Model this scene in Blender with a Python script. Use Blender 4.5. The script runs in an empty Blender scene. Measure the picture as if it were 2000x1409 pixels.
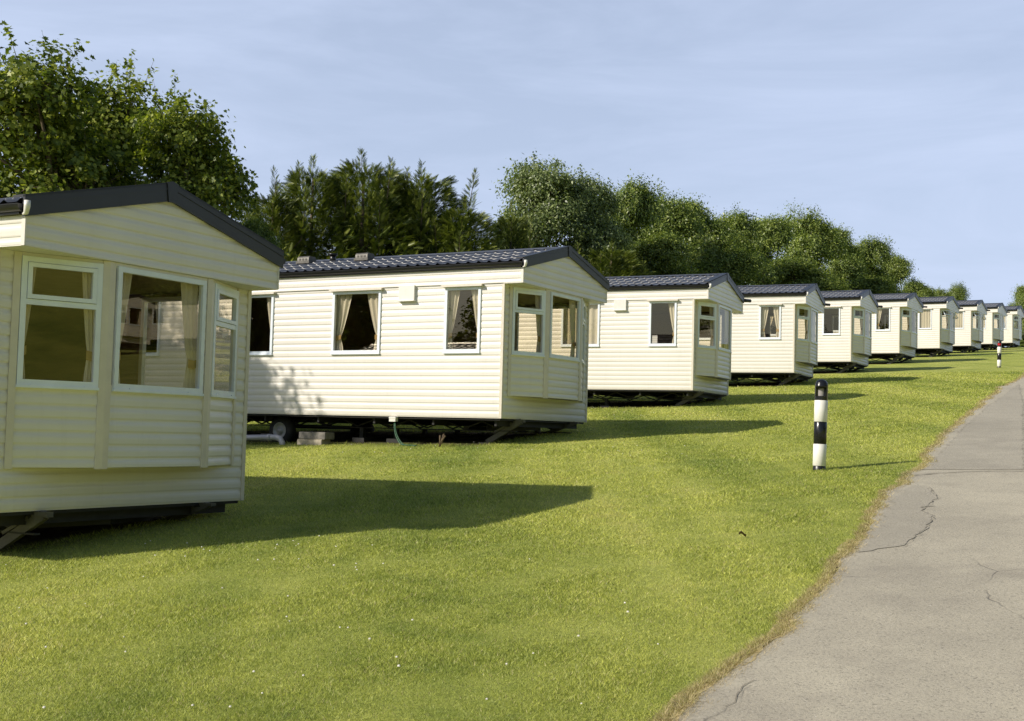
import bpy, math, random
import numpy as np
from mathutils import Vector, Matrix

scene = bpy.context.scene
col = scene.collection
R = math.radians
PI = math.pi

# ------------------------------------------------------------------ camera
EYE = 1.63
F_PX, PITCH, ROLL = 2452.9, 0.0577, 0.0260
cp, sp = math.cos(PITCH), math.sin(PITCH)
fw = Vector((0, cp, sp)); up0 = Vector((0, -sp, cp)); ri0 = Vector((1, 0, 0))
ri = ri0 * math.cos(ROLL) + up0 * math.sin(ROLL)
up = up0 * math.cos(ROLL) - ri0 * math.sin(ROLL)
cam_d = bpy.data.cameras.new('camera')
cam_d.sensor_width = 36.0
cam_d.lens = 36.0 * F_PX / 2000.0
cam_d.clip_end = 3000
cam_d.clip_start = 0.05
cam = bpy.data.objects.new('camera', cam_d)
col.objects.link(cam)
mw = Matrix((ri, up, -fw)).transposed().to_4x4()
mw.translation = Vector((0, 0, EYE))
cam.matrix_world = mw
scene.camera = cam


def ray(px, py):
    return fw + ri * ((px - 1000) / F_PX) - up * ((py - 704.5) / F_PX)


# ------------------------------------------------------------------ helpers
def tag(o, label=None, cat=None, group=None, kind=None):
    if label: o['label'] = label
    if cat: o['category'] = cat
    if group: o['group'] = group
    if kind: o['kind'] = kind
    return o


def link(name, me, parent=None):
    o = bpy.data.objects.new(name, me)
    col.objects.link(o)
    if parent: o.parent = parent
    return o


def empty(name, loc, rz=0.0, label=None, cat=None, group=None):
    o = bpy.data.objects.new(name, None)
    o.empty_display_size = 0.3
    o.location = loc
    o.rotation_euler = (0, 0, rz)
    col.objects.link(o)
    return tag(o, label, cat, group)


class MB:
    def __init__(s):
        s.v = []; s.f = []; s.sm = []

    def vert(s, p):
        s.v.append((p[0], p[1], p[2])); return len(s.v) - 1

    def face(s, pts, smooth=False):
        s.f.append([s.vert(p) for p in pts]); s.sm.append(smooth)

    def box(s, x0, x1, y0, y1, z0, z1, M=None):
        P = [Vector((x, y, z)) for z in (z0, z1) for y in (y0, y1) for x in (x0, x1)]
        if M is not None: P = [M @ p for p in P]
        b = len(s.v)
        s.v += [tuple(p) for p in P]
        for q in ((0, 2, 3, 1), (4, 5, 7, 6), (0, 1, 5, 4), (2, 6, 7, 3), (0, 4, 6, 2), (1, 3, 7, 5)):
            s.f.append([b + i for i in q]); s.sm.append(False)

    def bar(s, a, b, w, h, upv=(0, 0, 1)):
        a = Vector(a); b = Vector(b)
        d = (b - a); L = d.length; d.normalize()
        sd = d.cross(Vector(upv))
        if sd.length < 1e-4: sd = d.cross(Vector((1, 0, 0)))
        sd.normalize(); u2 = sd.cross(d)
        M = Matrix((d, sd, u2)).transposed().to_4x4(); M.translation = a
        s.box(0, L, -w / 2, w / 2, -h / 2, h / 2, M)

    def tube(s, pts, rad, n=8, cap=True, smooth=True):
        pts = [Vector(p) for p in pts]
        if not hasattr(rad, '__len__'): rad = [rad] * len(pts)
        rings = []
        prev = None
        for i, p in enumerate(pts):
            d = (pts[min(i + 1, len(pts) - 1)] - pts[max(i - 1, 0)])
            if d.length < 1e-6: d = Vector((0, 0, 1))
            d.normalize()
            if prev is None:
                a = Vector((0, 0, 1)) if abs(d.z) < .9 else Vector((1, 0, 0))
            else: a = prev
            x = (a - d * a.dot(d)).normalized(); y = d.cross(x); prev = x
            rings.append([s.vert(p + x * math.cos(2 * PI * k / n) * rad[i] + y * math.sin(2 * PI * k / n) * rad[i]) for k in range(n)])
        for r0, r1 in zip(rings, rings[1:]):
            for k in range(n):
                s.f.append([r0[k], r0[(k + 1) % n], r1[(k + 1) % n], r1[k]]); s.sm.append(smooth)
        if cap:
            s.f.append(rings[0][::-1]); s.sm.append(False)
            s.f.append(rings[-1]); s.sm.append(False)

    def grid(s, P, smooth=True):
        n = len(P); m = len(P[0])
        ids = [[s.vert(p) for p in row] for row in P]
        for i in range(n - 1):
            for j in range(m - 1):
                s.f.append([ids[i][j], ids[i][j + 1], ids[i + 1][j + 1], ids[i + 1][j]]); s.sm.append(smooth)

    def mesh(s, name, mat):
        me = bpy.data.meshes.new(name)
        me.from_pydata(s.v, [], s.f)
        me.polygons.foreach_set('use_smooth', s.sm)
        me.materials.append(mat)
        me.update()
        return me

    def build(s, name, mat, parent=None):
        return link(name, s.mesh(name, mat), parent)


def np_mesh(name, verts, nper, mat, attrs=None, smooth=False):
    """verts (N, nper, 3): N polygons of nper corners each, nothing shared."""
    N = verts.shape[0]
    me = bpy.data.meshes.new(name)
    me.vertices.add(N * nper); me.loops.add(N * nper); me.polygons.add(N)
    me.vertices.foreach_set('co', verts.reshape(-1).astype(np.float32))
    me.loops.foreach_set('vertex_index', np.arange(N * nper, dtype=np.int32))
    me.polygons.foreach_set('loop_start', np.arange(0, N * nper, nper, dtype=np.int32))
    try: me.polygons.foreach_set('loop_total', np.full(N, nper, dtype=np.int32))
    except Exception: pass
    if smooth: me.polygons.foreach_set('use_smooth', np.ones(N, dtype=bool))
    for k, a in (attrs or {}).items():
        at = me.attributes.new(k, 'FLOAT', 'POINT')
        at.data.foreach_set('value', np.repeat(a, nper).astype(np.float32))
    me.materials.append(mat)
    me.update(); me.validate()
    return me


# ------------------------------------------------------------------ node materials
class NT:
    def __init__(s, name):
        s.m = bpy.data.materials.new(name); s.m.use_nodes = True
        s.t = s.m.node_tree; s.t.nodes.clear()
        s.out = s.n('ShaderNodeOutputMaterial')

    def n(s, typ, **kw):
        nd = s.t.nodes.new(typ)
        for k, v in kw.items(): setattr(nd, k, v)
        return nd

    def l(s, a, b): s.t.links.new(a, b)

    def set(s, sock, v):
        if hasattr(v, 'is_output') or isinstance(v, bpy.types.NodeSocket): s.l(v, sock)
        else: sock.default_value = v

    def rgb(s, c): return (c[0], c[1], c[2], 1.0)

    def noise(s, scale, detail=3, rough=.55, vec=None, dist=0.0):
        nd = s.n('ShaderNodeTexNoise')
        nd.inputs['Scale'].default_value = scale; nd.inputs['Detail'].default_value = detail
        nd.inputs['Roughness'].default_value = rough; nd.inputs['Distortion'].default_value = dist
        if vec is not None: s.l(vec, nd.inputs['Vector'])
        return nd.outputs['Fac']

    def ramp(s, fac, stops):
        nd = s.n('ShaderNodeValToRGB')
        e = nd.color_ramp.elements
        while len(e) < len(stops): e.new(0.5)
        for el, (p, c) in zip(e, stops):
            el.position = p
            el.color = s.rgb(c) if hasattr(c, '__len__') else (c, c, c, 1)
        s.l(fac, nd.inputs['Fac'])
        return nd.outputs['Color']

    def mix(s, fac, a, b, mode='MIX'):
        nd = s.n('ShaderNodeMix', data_type='RGBA', blend_type=mode)
        s.set(nd.inputs[0], fac)
        s.set(nd.inputs[6], s.rgb(a) if isinstance(a, (tuple, list)) else a)
        s.set(nd.inputs[7], s.rgb(b) if isinstance(b, (tuple, list)) else b)
        return nd.outputs[2]

    def math(s, op, a, b=0.0, clamp=False):
        nd = s.n('ShaderNodeMath', operation=op, use_clamp=clamp)
        s.set(nd.inputs[0], a); s.set(nd.inputs[1], b)
        return nd.outputs[0]

    def pos(s): return s.n('ShaderNodeNewGeometry').outputs['Position']

    def objco(s): return s.n('ShaderNodeTexCoord').outputs['Object']

    def mapping(s, vec, scale=(1, 1, 1), rot=(0, 0, 0), loc=(0, 0, 0)):
        nd = s.n('ShaderNodeMapping')
        s.l(vec, nd.inputs['Vector'])
        nd.inputs['Scale'].default_value = scale; nd.inputs['Rotation'].default_value = rot; nd.inputs['Location'].default_value = loc
        return nd.outputs['Vector']

    def attr(s, name): return s.n('ShaderNodeAttribute', attribute_name=name).outputs['Fac']

    def bump(s, h, strength=.3, dist=.01):
        nd = s.n('ShaderNodeBump'); nd.inputs['Strength'].default_value = strength; nd.inputs['Distance'].default_value = dist
        s.l(h, nd.inputs['Height']); return nd.outputs['Normal']

    def pbsdf(s, color, rough=.5, metal=0.0, spec=.5, normal=None, **kw):
        b = s.n('ShaderNodeBsdfPrincipled')
        s.set(b.inputs['Base Color'], s.rgb(color) if isinstance(color, (tuple, list)) else color)
        s.set(b.inputs['Roughness'], rough); s.set(b.inputs['Metallic'], metal)
        b.inputs['Specular IOR Level'].default_value = spec
        if normal is not None: s.l(normal, b.inputs['Normal'])
        for k, v in kw.items(): s.set(b.inputs[k], v)
        return b.outputs[0]

    def done(s, sh):
        s.l(sh, s.out.inputs['Surface']); return s.m


def simple(name, c, rough=.5, metal=0.0, var=.12, scale=6.0, spec=.5, bump=0.0):
    t = NT(name)
    co = t.objco()
    n = t.noise(scale, 4, .6, co)
    d = tuple(x * (1 - var) for x in c); b = tuple(min(1, x * (1 + var)) for x in c)
    nr = t.bump(t.noise(scale * 6, 3, .6, co), bump, .01) if bump else None
    return t.done(t.pbsdf(t.ramp(n, [(.3, d), (.7, b)]), rough, metal, spec, nr))


def mat_siding():
    t = NT('cream_cladding')
    co = t.objco()
    big = t.noise(.9, 4, .6, t.mapping(co, (1, 1, .35)))
    streak = t.noise(5.0, 4, .65, t.mapping(co, (2.2, 2.2, .22)))
    spots = t.noise(28.0, 2, .5, co)
    c = t.ramp(big, [(.3, (.74, .70, .645)), (.7, (.795, .76, .71))])
    c = t.mix(t.ramp(streak, [(.55, 0.0), (.80, .12)]), c, (.40, .36, .27))
    c = t.mix(t.ramp(spots, [(.72, 0.0), (.80, .10)]), c, (.30, .26, .16))
    sz = t.n('ShaderNodeSeparateXYZ'); t.l(co, sz.inputs[0])
    low = t.ramp(sz.outputs[2], [(.42, .22), (.62, 0.0)])
    c = t.mix(t.math('MULTIPLY', low, t.noise(7.0, 4, .7, co)), c, (.33, .29, .20))
    blot = t.ramp(t.noise(3.1, 5, .8, t.mapping(co, loc=(4, 2, 7))), [(.735, 0.0), (.765, .55)])
    c = t.mix(blot, c, (.24, .21, .10))
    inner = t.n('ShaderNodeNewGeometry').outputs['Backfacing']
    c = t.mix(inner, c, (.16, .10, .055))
    wob = t.bump(t.noise(2.6, 3, .5, t.mapping(co, (1, 1, .6))), .05, .02)
    return t.done(t.pbsdf(c, .34, 0, .5, wob))


def mat_glass():
    t = NT('tinted_glass')
    tr = t.n('ShaderNodeBsdfTransparent'); tr.inputs['Color'].default_value = (.92, .88, .79, 1)
    gl = t.n('ShaderNodeBsdfGlossy'); gl.inputs['Roughness'].default_value = .004
    gl.inputs['Color'].default_value = (.95, .88, .72, 1)
    wob = t.bump(t.noise(1.1, 1, .4, t.objco()), .02, .05)
    t.l(wob, gl.inputs['Normal'])
    ge = t.n('ShaderNodeNewGeometry')
    dt = t.n('ShaderNodeVectorMath', operation='DOT_PRODUCT')
    t.l(ge.outputs['Normal'], dt.inputs[0]); t.l(ge.outputs['Incoming'], dt.inputs[1])
    c1 = t.math('SUBTRACT', 1.0, t.math('ABSOLUTE', dt.outputs['Value']), True)
    f = t.math('ADD', t.math('MULTIPLY', t.math('POWER', c1, 5.0), .91), .085, True)
    mx = t.n('ShaderNodeMixShader')
    t.l(f, mx.inputs[0]); t.l(tr.outputs[0], mx.inputs[1]); t.l(gl.outputs[0], mx.inputs[2])
    return t.done(mx.outputs[0])


def mat_cloth(name, c):
    t = NT(name)
    d = t.n('ShaderNodeBsdfDiffuse'); d.inputs['Color'].default_value = (*c, 1)
    tl = t.n('ShaderNodeBsdfTranslucent'); tl.inputs['Color'].default_value = (*c, 1)
    mx = t.n('ShaderNodeMixShader'); mx.inputs[0].default_value = .3
    t.l(d.outputs[0], mx.inputs[1]); t.l(tl.outputs[0], mx.inputs[2])
    return t.done(mx.outputs[0])


def mat_leaf(name, dark, mid, light, tr=.35, clump=.55, spec=.06, rough=.45):
    t = NT(name)
    p = t.pos()
    r = t.attr('rnd')
    n = t.noise(clump, 3, .6, p)
    k = t.math('ADD', t.math('MULTIPLY', r, .55), t.math('MULTIPLY', n, .6))
    c = t.ramp(k, [(.28, dark), (.55, mid), (.85, light)])
    d = t.n('ShaderNodeBsdfDiffuse'); t.l(c, d.inputs['Color'])
    tl = t.n('ShaderNodeBsdfTranslucent')
    t.l(t.mix(1.0, c, (1.15, 1.25, .55), 'MULTIPLY'), tl.inputs['Color'])
    g = t.n('ShaderNodeBsdfGlossy'); g.inputs['Roughness'].default_value = rough
    m1 = t.n('ShaderNodeMixShader'); m1.inputs[0].default_value = tr
    t.l(d.outputs[0], m1.inputs[1]); t.l(tl.outputs[0], m1.inputs[2])
    m2 = t.n('ShaderNodeMixShader'); m2.inputs[0].default_value = spec
    t.l(m1.outputs[0], m2.inputs[1]); t.l(g.outputs[0], m2.inputs[2])
    return t.done(m2.outputs[0])


GRASS_ROT = R(-32)     # mowing runs roughly along the row of caravans


def grass_color(t, p):
    """one lawn colour field, shared by the ground sheet and the blades"""
    st = t.noise(.62, 2, .5, t.mapping(p, (1.25, .07, 1), (0, 0, R(25))), .3)
    pat = t.noise(.42, 4, .6, p)
    fine = t.noise(2.3, 4, .65, p)
    k = t.math('ADD', t.math('MULTIPLY', st, .55), t.math('ADD', t.math('MULTIPLY', pat, .32), t.math('MULTIPLY', fine, .30)))
    return t.ramp(k, [(.42, (.25, .32, .065)), (.54, (.41, .455, .10)), (.66, (.53, .56, .14)), (.82, (.62, .58, .21))])


def mat_ground():
    t = NT('lawn_turf')
    p = t.pos()
    c = grass_color(t, p)
    f = t.noise(38.0, 4, .75, p)
    f2 = t.noise(140.0, 3, .7, p)
    g = t.math('ADD', t.math('MULTIPLY', f, .5), t.math('MULTIPLY', f2, .5))
    c = t.mix(t.ramp(g, [(.34, .75), (.56, 0.0)]), c, (.035, .055, .012))
    c = t.mix(t.ramp(g, [(.56, 0.0), (.72, .45)]), c, (.36, .36, .11))
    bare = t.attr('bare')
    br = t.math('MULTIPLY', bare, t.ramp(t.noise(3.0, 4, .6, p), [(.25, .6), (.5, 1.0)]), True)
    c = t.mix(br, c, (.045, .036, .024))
    return t.done(t.pbsdf(c, .9, 0, .1, t.bump(g, .9, .03)))


def mat_blade():
    t = NT('grass_blades')
    p = t.pos()
    r = t.attr('rnd'); dry = t.attr('dry')
    c = grass_color(t, p)
    c = t.mix(1.0, c, t.ramp(r, [(0, (.50, .56, .45)), (.5, (1.05, 1.05, .95)), (1, (1.55, 1.48, 1.4))]), 'MULTIPLY')
    c = t.mix(dry, c, t.ramp(r, [(0, (.46, .36, .17)), (1, (.80, .68, .43))]))
    d = t.n('ShaderNodeBsdfDiffuse'); t.l(c, d.inputs['Color'])
    tl = t.n('ShaderNodeBsdfTranslucent'); t.l(c, tl.inputs['Color'])
    g = t.n('ShaderNodeBsdfGlossy'); g.inputs['Roughness'].default_value = .5
    m1 = t.n('ShaderNodeMixShader'); m1.inputs[0].default_value = .42
    t.l(d.outputs[0], m1.inputs[1]); t.l(tl.outputs[0], m1.inputs[2])
    m2 = t.n('ShaderNodeMixShader'); m2.inputs[0].default_value = .03
    t.l(m1.outputs[0], m2.inputs[1]); t.l(g.outputs[0], m2.inputs[2])
    return t.done(m2.outputs[0])


def mat_asphalt(name, a, b, crack=True):
    t = NT(name)
    p = t.pos()
    big = t.noise(.35, 5, .6, t.mapping(p, (1.6, .55, 1), (0, 0, R(28))))
    mid = t.noise(2.2, 5, .65, p)
    agg = t.noise(62.0, 4, .8, p)
    k = t.math('ADD', t.math('MULTIPLY', big, .6), t.math('MULTIPLY', mid, .4))
    c = t.ramp(k, [(.36, a), (.62, b)])
    c = t.mix(t.ramp(agg, [(.30, .85), (.48, 0.0)]), c, (.085, .078, .070))
    c = t.mix(t.ramp(agg, [(.60, 0.0), (.74, .55)]), c, (.52, .47, .41))
    ag2 = t.noise(75.0, 1, .5, t.mapping(p, loc=(7, 3, 1)))
    c = t.mix(t.ramp(ag2, [(.74, 0.0), (.78, .75)]), c, (.74, .70, .62))
    st = t.noise(.9, 4, .7, t.mapping(p, loc=(3, 9, 0)))
    c = t.mix(t.ramp(st, [(.55, 0.0), (.72, .35)]), c, (.22, .195, .165))
    h = t.math('ADD', agg, t.math('MULTIPLY', mid, .8))
    if crack:
        w = t.n('ShaderNodeTexNoise'); w.inputs['Scale'].default_value = 1.6; w.inputs['Detail'].default_value = 4
        t.l(p, w.inputs['Vector'])
        wv = t.mix(.35, p, w.outputs['Color'], 'ADD')
        v = t.n('ShaderNodeTexVoronoi', feature='DISTANCE_TO_EDGE'); v.inputs['Scale'].default_value = .62
        t.l(wv, v.inputs['Vector'])
        line = t.ramp(v.outputs['Distance'], [(.0, 1.0), (.007, 0.0)])
        gate = t.ramp(t.noise(.8, 3, .6, p), [(.52, 0.0), (.60, 1.0)])
        ln = t.math('MULTIPLY', line, gate)
        c = t.mix(t.math('MULTIPLY', ln, .6), c, (.10, .09, .078))
        h = t.math('SUBTRACT', h, t.math('MULTIPLY', ln, .8))
    return t.done(t.pbsdf(c, .85, 0, .25, t.bump(h, .55, .012)))


M_SIDE = mat_siding()
M_TRIM = simple('cream_trim', (.70, .64, .55), .35, 0, .06)
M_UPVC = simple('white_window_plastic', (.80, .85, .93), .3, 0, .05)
M_GLASS = mat_glass()
M_CURT = mat_cloth('cream_curtain', (.82, .79, .71))
M_TIE = mat_cloth('tan_tieback', (.50, .36, .18))
M_RUST = mat_cloth('rust_curtain_lining', (.42, .16, .05))
M_ROOF = simple('slate_grey_roof_sheet', (.092, .094, .108), .36, 0, .18, 3.0, .6)
M_BARGE = simple('charcoal_bargeboard', (.018, .019, .024), .38, 0, .15, 3.0, .6)
M_GUT = simple('black_gutter_plastic', (.012, .012, .014), .35)
M_STEEL = simple('galvanised_steel', (.12, .112, .10), .55, .3, .3, 9.0)
M_CHASSIS = simple('dark_chassis_steel', (.022, .021, .020), .6, .2, .3, 7.0)
M_TYRE = simple('tyre_rubber', (.015, .015, .015), .8)
M_RIM = simple('grey_wheel_rim', (.34, .34, .33), .45, .3)
M_INT = simple('brown_interior_panel', (.17, .105, .055), .6, 0, .25, 2.5)
M_CEIL = simple('interior_ceiling_board', (.30, .24, .16), .7)
M_CONC = simple('grey_concrete_block', (.24, .22, .20), .9, 0, .25, 12.0, .2, .5)
M_CONC2 = simple('pale_concrete_block', (.42, .37, .29), .9, 0, .25, 12.0, .2, .5)
M_PIPE = simple('grey_plastic_pipe', (.44, .43, .46), .3, 0, .08)
M_HOSE = simple('green_hose_rubber', (.012, .075, .030), .45)
M_WHITE = simple('white_plastic', (.78, .76, .72), .3, 0, .05)
M_BARK = simple('tree_bark', (.16, .125, .085), .9, 0, .4, 5.0, .1, .6)
M_PBLACK = simple('black_gloss_paint', (.010, .010, .012), .22, 0, .2)
M_PWHITE = simple('white_gloss_paint', (.80, .78, .73), .28, 0, .06, 9.0)
M_LENS = simple('grey_lamp_lens', (.30, .28, .27), .25)
M_RED = simple('red_reflector_plastic', (.42, .015, .02), .3)
M_GND = mat_ground()
M_BLADE = mat_blade()
M_ROAD = mat_asphalt('weathered_asphalt', (.37, .335, .265), (.49, .445, .345))
M_PATCH = mat_asphalt('darker_asphalt', (.335, .305, .245), (.43, .392, .312), False)
M_CRACK = simple('crack_dirt', (.19, .168, .132), .95)
M_VERGE = simple('straw_verge', (.40, .33, .18), .95, 0, .55, 9.0, .1, .9)
M_LSYC = mat_leaf('sycamore_leaf', (0.049, 0.080, 0.013), (0.151, 0.201, 0.029), (0.400, 0.431, 0.068), .40, .55, .03)
M_LCYP = mat_leaf('cypress_spray', (0.033, 0.056, 0.013), (0.127, 0.164, 0.034), (0.326, 0.359, 0.075), .22, .8, .03)
M_LWIL = mat_leaf('willow_leaf', (0.060, 0.092, 0.034), (0.163, 0.213, 0.072), (0.326, 0.383, 0.144), .34, .45, .05)
M_LHAW = mat_leaf('hawthorn_leaf', (0.041, 0.073, 0.017), (0.151, 0.213, 0.038), (0.363, 0.419, 0.088), .32, .45, .05)
M_LYEL = mat_leaf('ash_leaf', (0.053, 0.090, 0.018), (0.175, 0.237, 0.043), (0.375, 0.437, 0.094), .34, .45, .05)
M_FLOW = simple('clover_petals', (.80, .76, .70), .7)
M_DEAD = simple('dead_leaf', (.10, .068, .034), .8)

# ------------------------------------------------------------------ terrain
PL = (0.05851208, 0.07322321, -1.62869154)
ANCH = np.array([(0, 0, .03), (-4.11, 9.9, -.06), (-.15, 19.43, .02), (4.15, 28.77, -.06), (8.54, 38, -.03), (12.75, 47.21, .02), (17.42, 56.43, .11), (22.3, 65.42, .12), (27.16, 74.24, .06), (31.82, 83.09, 0), (36.71, 92.0, -.10), (-4.96, 22.1, -.03), (3.48, 14.13, .06), (20.22, 52.04, -.10)])
GX, GY = PL[0] / math.hypot(PL[0], PL[1]), PL[1] / math.hypot(PL[0], PL[1])
SLOPE = math.hypot(PL[0], PL[1])


def zt(x, y):
    x = np.asarray(x, float); y = np.asarray(y, float)
    t = x * GX + y * GY
    T, L = 97.0, 16.0
    tt = np.where(t > T, T + L * (1 - np.exp(-np.maximum(t - T, 0) / L)), t)
    tt = np.where(t > T + 30, tt - (np.maximum(t - T - 30, 0)) * .25, tt)
    tt = np.where(t < -30, -30 + (t + 30) * .3, tt)
    z = PL[2] + EYE + SLOPE * tt
    num = 0; den = .35
    for ax, ay, ar in ANCH:
        w = np.exp(-((x - ax) ** 2 + (y - ay) ** 2) / 72.0)
        num = num + w * ar; den = den + w
    z = z + num / den
    # grassy bank beyond the road, to the right behind the camera
    s = .79 * x - .6 * y
    b = np.clip((s - 9) / 22, 0, 1) * np.clip((14 - y) / 14, 0, 1)
    z = z + 9.0 * b * b * (3 - 2 * b) * np.clip((60 - y) / 30, 0, 1)
    return z


def ztf(x, y): return float(zt(x, y))


def gpix(px, py):
    d = ray(px, py)
    t = 3.0
    while t < 400:
        p = d * t
        if p.z + EYE <= ztf(p.x, p.y): break
        t *= 1.02
    lo, hi = t / 1.02, t
    for _ in range(30):
        m = (lo + hi) / 2; p = d * m
        if p.z + EYE <= ztf(p.x, p.y): hi = m
        else: lo = m
    p = d * hi
    return Vector((p.x, p.y, ztf(p.x, p.y)))


# caravan positions: front corner nearest the camera (x, y, floor height relative to the eye) and heading
HOMES = [(-4.109, 9.896, -.738, .5085 - .010), (-.149, 19.431, .221, .5085 - .003), (4.153, 28.773, 1.086, .5085 - .072), (8.543, 38.0, 2.048, .5085 - .088),
         (12.753, 47.207, 3.018, .5085 - .023), (17.423, 56.431, 4.050, .5085 + .028), (22.304, 65.421, 5.004, .5085 + .040), (27.165, 74.236, 5.874, .5085 + .034),
         (31.824, 83.089, 6.737, .5085 + .053), (36.712, 92.005, 7.578, .5085 + .041)]
W, LEN, OVH = 3.05, 9.8, .332
H_SOF, H_EAVE, H_RIDGE = 2.10, 2.34, 2.885


def ground_mesh():
    def axis(lo, hi, a, b, fine, coarse):
        v = list(np.arange(a, b + 1e-6, fine))
        x = a; st = fine
        while x > lo: st = min(st * 1.25, coarse); x -= st; v.insert(0, x)
        x = b; st = fine
        while x < hi: st = min(st * 1.25, coarse); x += st; v.append(x)
        return np.array(v)
    xs = axis(-220, 320, -14, 46, .5, 14)
    ys = axis(-120, 420, 2, 104, .5, 14)
    X, Y = np.meshgrid(xs, ys)
    Z = zt(X, Y)
    rs = np.random.RandomState(3)
    Z = Z + (rs.rand(*Z.shape) - .5) * .016
    n, m = X.shape
    V = np.stack([X, Y, Z], -1).reshape(-1, 3)
    idx = np.arange(n * m).reshape(n, m)
    F = np.stack([idx[:-1, :-1], idx[:-1, 1:], idx[1:, 1:], idx[1:, :-1]], -1).reshape(-1, 4)
    me = bpy.data.meshes.new('lawn_ground')
    me.vertices.add(len(V)); me.loops.add(F.size); me.polygons.add(len(F))
    me.vertices.foreach_set('co', V.reshape(-1).astype(np.float32))
    me.loops.foreach_set('vertex_index', F.reshape(-1).astype(np.int32))
    me.polygons.foreach_set('loop_start', np.arange(0, F.size, 4, dtype=np.int32))
    me.polygons.foreach_set('use_smooth', np.ones(len(F), dtype=bool))
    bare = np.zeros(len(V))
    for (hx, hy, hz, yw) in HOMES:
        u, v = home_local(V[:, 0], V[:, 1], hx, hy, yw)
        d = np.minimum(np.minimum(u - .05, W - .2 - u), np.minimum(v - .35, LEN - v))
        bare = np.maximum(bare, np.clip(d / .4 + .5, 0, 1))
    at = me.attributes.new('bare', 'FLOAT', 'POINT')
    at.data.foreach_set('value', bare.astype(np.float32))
    me.materials.append(M_GND)
    me.update(); me.validate()
    o = link('ground', me)
    tag(o, kind='structure')


def home_local(x, y, hx, hy, yw):
    dx, dy = x - hx, y - hy
    return dx * math.sin(yw) + dy * math.cos(yw), -dx * math.cos(yw) + dy * math.sin(yw)


ground_mesh()

# ------------------------------------------------------------------ road
edge_px = [(1345, 1409), (1408, 1352), (1480, 1288), (1545, 1222), (1622, 1138), (1662, 1082), (1700, 1020), (1738, 968), (1782, 928), (1818, 890), (1850, 856), (1884, 820), (1922, 786), (1958, 760), (2000, 733)]
EDGE = [gpix(*p) for p in edge_px]
d0 = (EDGE[0] - EDGE[2]); d0.z = 0
d1 = (EDGE[-1] - EDGE[-4]); d1.z = 0; d1.normalize()
d0.normalize()
pre = [EDGE[0] + d0 * s for s in (14, 9, 5, 2.5, 1)]
post = [EDGE[-1] + d1 * s for s in (4, 8, 13, 20, 30, 42, 58, 80)]
RE = np.array([(p.x, p.y) for p in pre + EDGE + post])
_seg = np.hypot(*np.diff(RE, axis=0).T); _cum = np.concatenate([[0], np.cumsum(_seg)])


def edge_at(s):
    return np.interp(s, _cum, RE[:, 0]), np.interp(s, _cum, RE[:, 1])


_dense_s = np.arange(0, _cum[-1], .05)
DX, DY = edge_at(_dense_s)
# smooth the polyline, then add small raggedness
ker = np.ones(31) / 31
def _sm(a): return np.convolve(np.pad(a, 15, mode='edge'), ker, mode='valid')
DX, DY = _sm(DX), _sm(DY)
TX, TY = np.gradient(DX), np.gradient(DY)
_tl = np.hypot(TX, TY); TX /= _tl; TY /= _tl
NX, NY = TY, -TX          # to the right of travel = onto the road
rs = np.random.RandomState(11)
def rough1d(n, scales):
    o = np.zeros(n)
    for L, a in scales:
        k = rs.randn(int(n / L) + 4); o += a * np.interp(np.arange(n) / L, np.arange(len(k)), k)
    return o
RAG = rough1d(len(DX), ((60, .05), (14, .035), (4, .018)))


def signed_edge(x, y):
    """distance to the road edge, positive on the road"""
    x = np.asarray(x); y = np.asarray(y)
    out = np.empty(x.shape)
    st = 4
    ex, ey, nx, ny, rg = DX[::st], DY[::st], NX[::st], NY[::st], RAG[::st]
    for i in range(0, len(x), 20000):
        a = x[i:i + 20000, None] - ex[None]; b = y[i:i + 20000, None] - ey[None]
        k = np.argmin(a * a + b * b, 1)
        j = np.arange(len(k))
        out[i:i + 20000] = a[j, k] * nx[k] + b[j, k] * ny[k] - rg[k]
    return out


def strip(name, offs, mat, lift, s0=0, s1=None, step=3, rag=True, jit=0.0):
    s1 = s1 or len(DX)
    P = []
    for i in range(s0, s1, step):
        row = []
        for j, of in enumerate(offs):
            o = of
            if rag and j == 0: o = of + RAG[i]
            x = DX[i] + NX[i] * o; y = DY[i] + NY[i] * o
            row.append((x, y, ztf(x, y) + lift))
        P.append(row)
    m = MB(); m.grid(P)
    return m.build(name, mat)


road = strip('road', [0, .25, .6, 1.1, 1.8, 2.6, 3.4, 4.3, 5.2], M_ROAD, .014)
tag(road, kind='structure')
# straw-coloured fringe between turf and asphalt
s_a = 0
P = []
vr1 = rough1d(len(DX), ((40, .06), (9, .06), (3, .03)))
vr2 = rough1d(len(DX), ((30, .025), (5, .035), (2, .02)))
for i in range(0, len(DX), 2):
    a = -(.05 + .6 * vr1[i]); b = RAG[i] + .02 + .6 * vr2[i]
    row = []
    for f in (0, .5, 1):
        o = a + (b - a) * f
        x = DX[i] + NX[i] * o; y = DY[i] + NY[i] * o
        row.append((x, y, ztf(x, y) + (.004, .010, .0155)[int(f * 2)]))
    P.append(row)
m = MB(); m.grid(P)
tag(m.build('straw_verge', M_VERGE), kind='structure')


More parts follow.
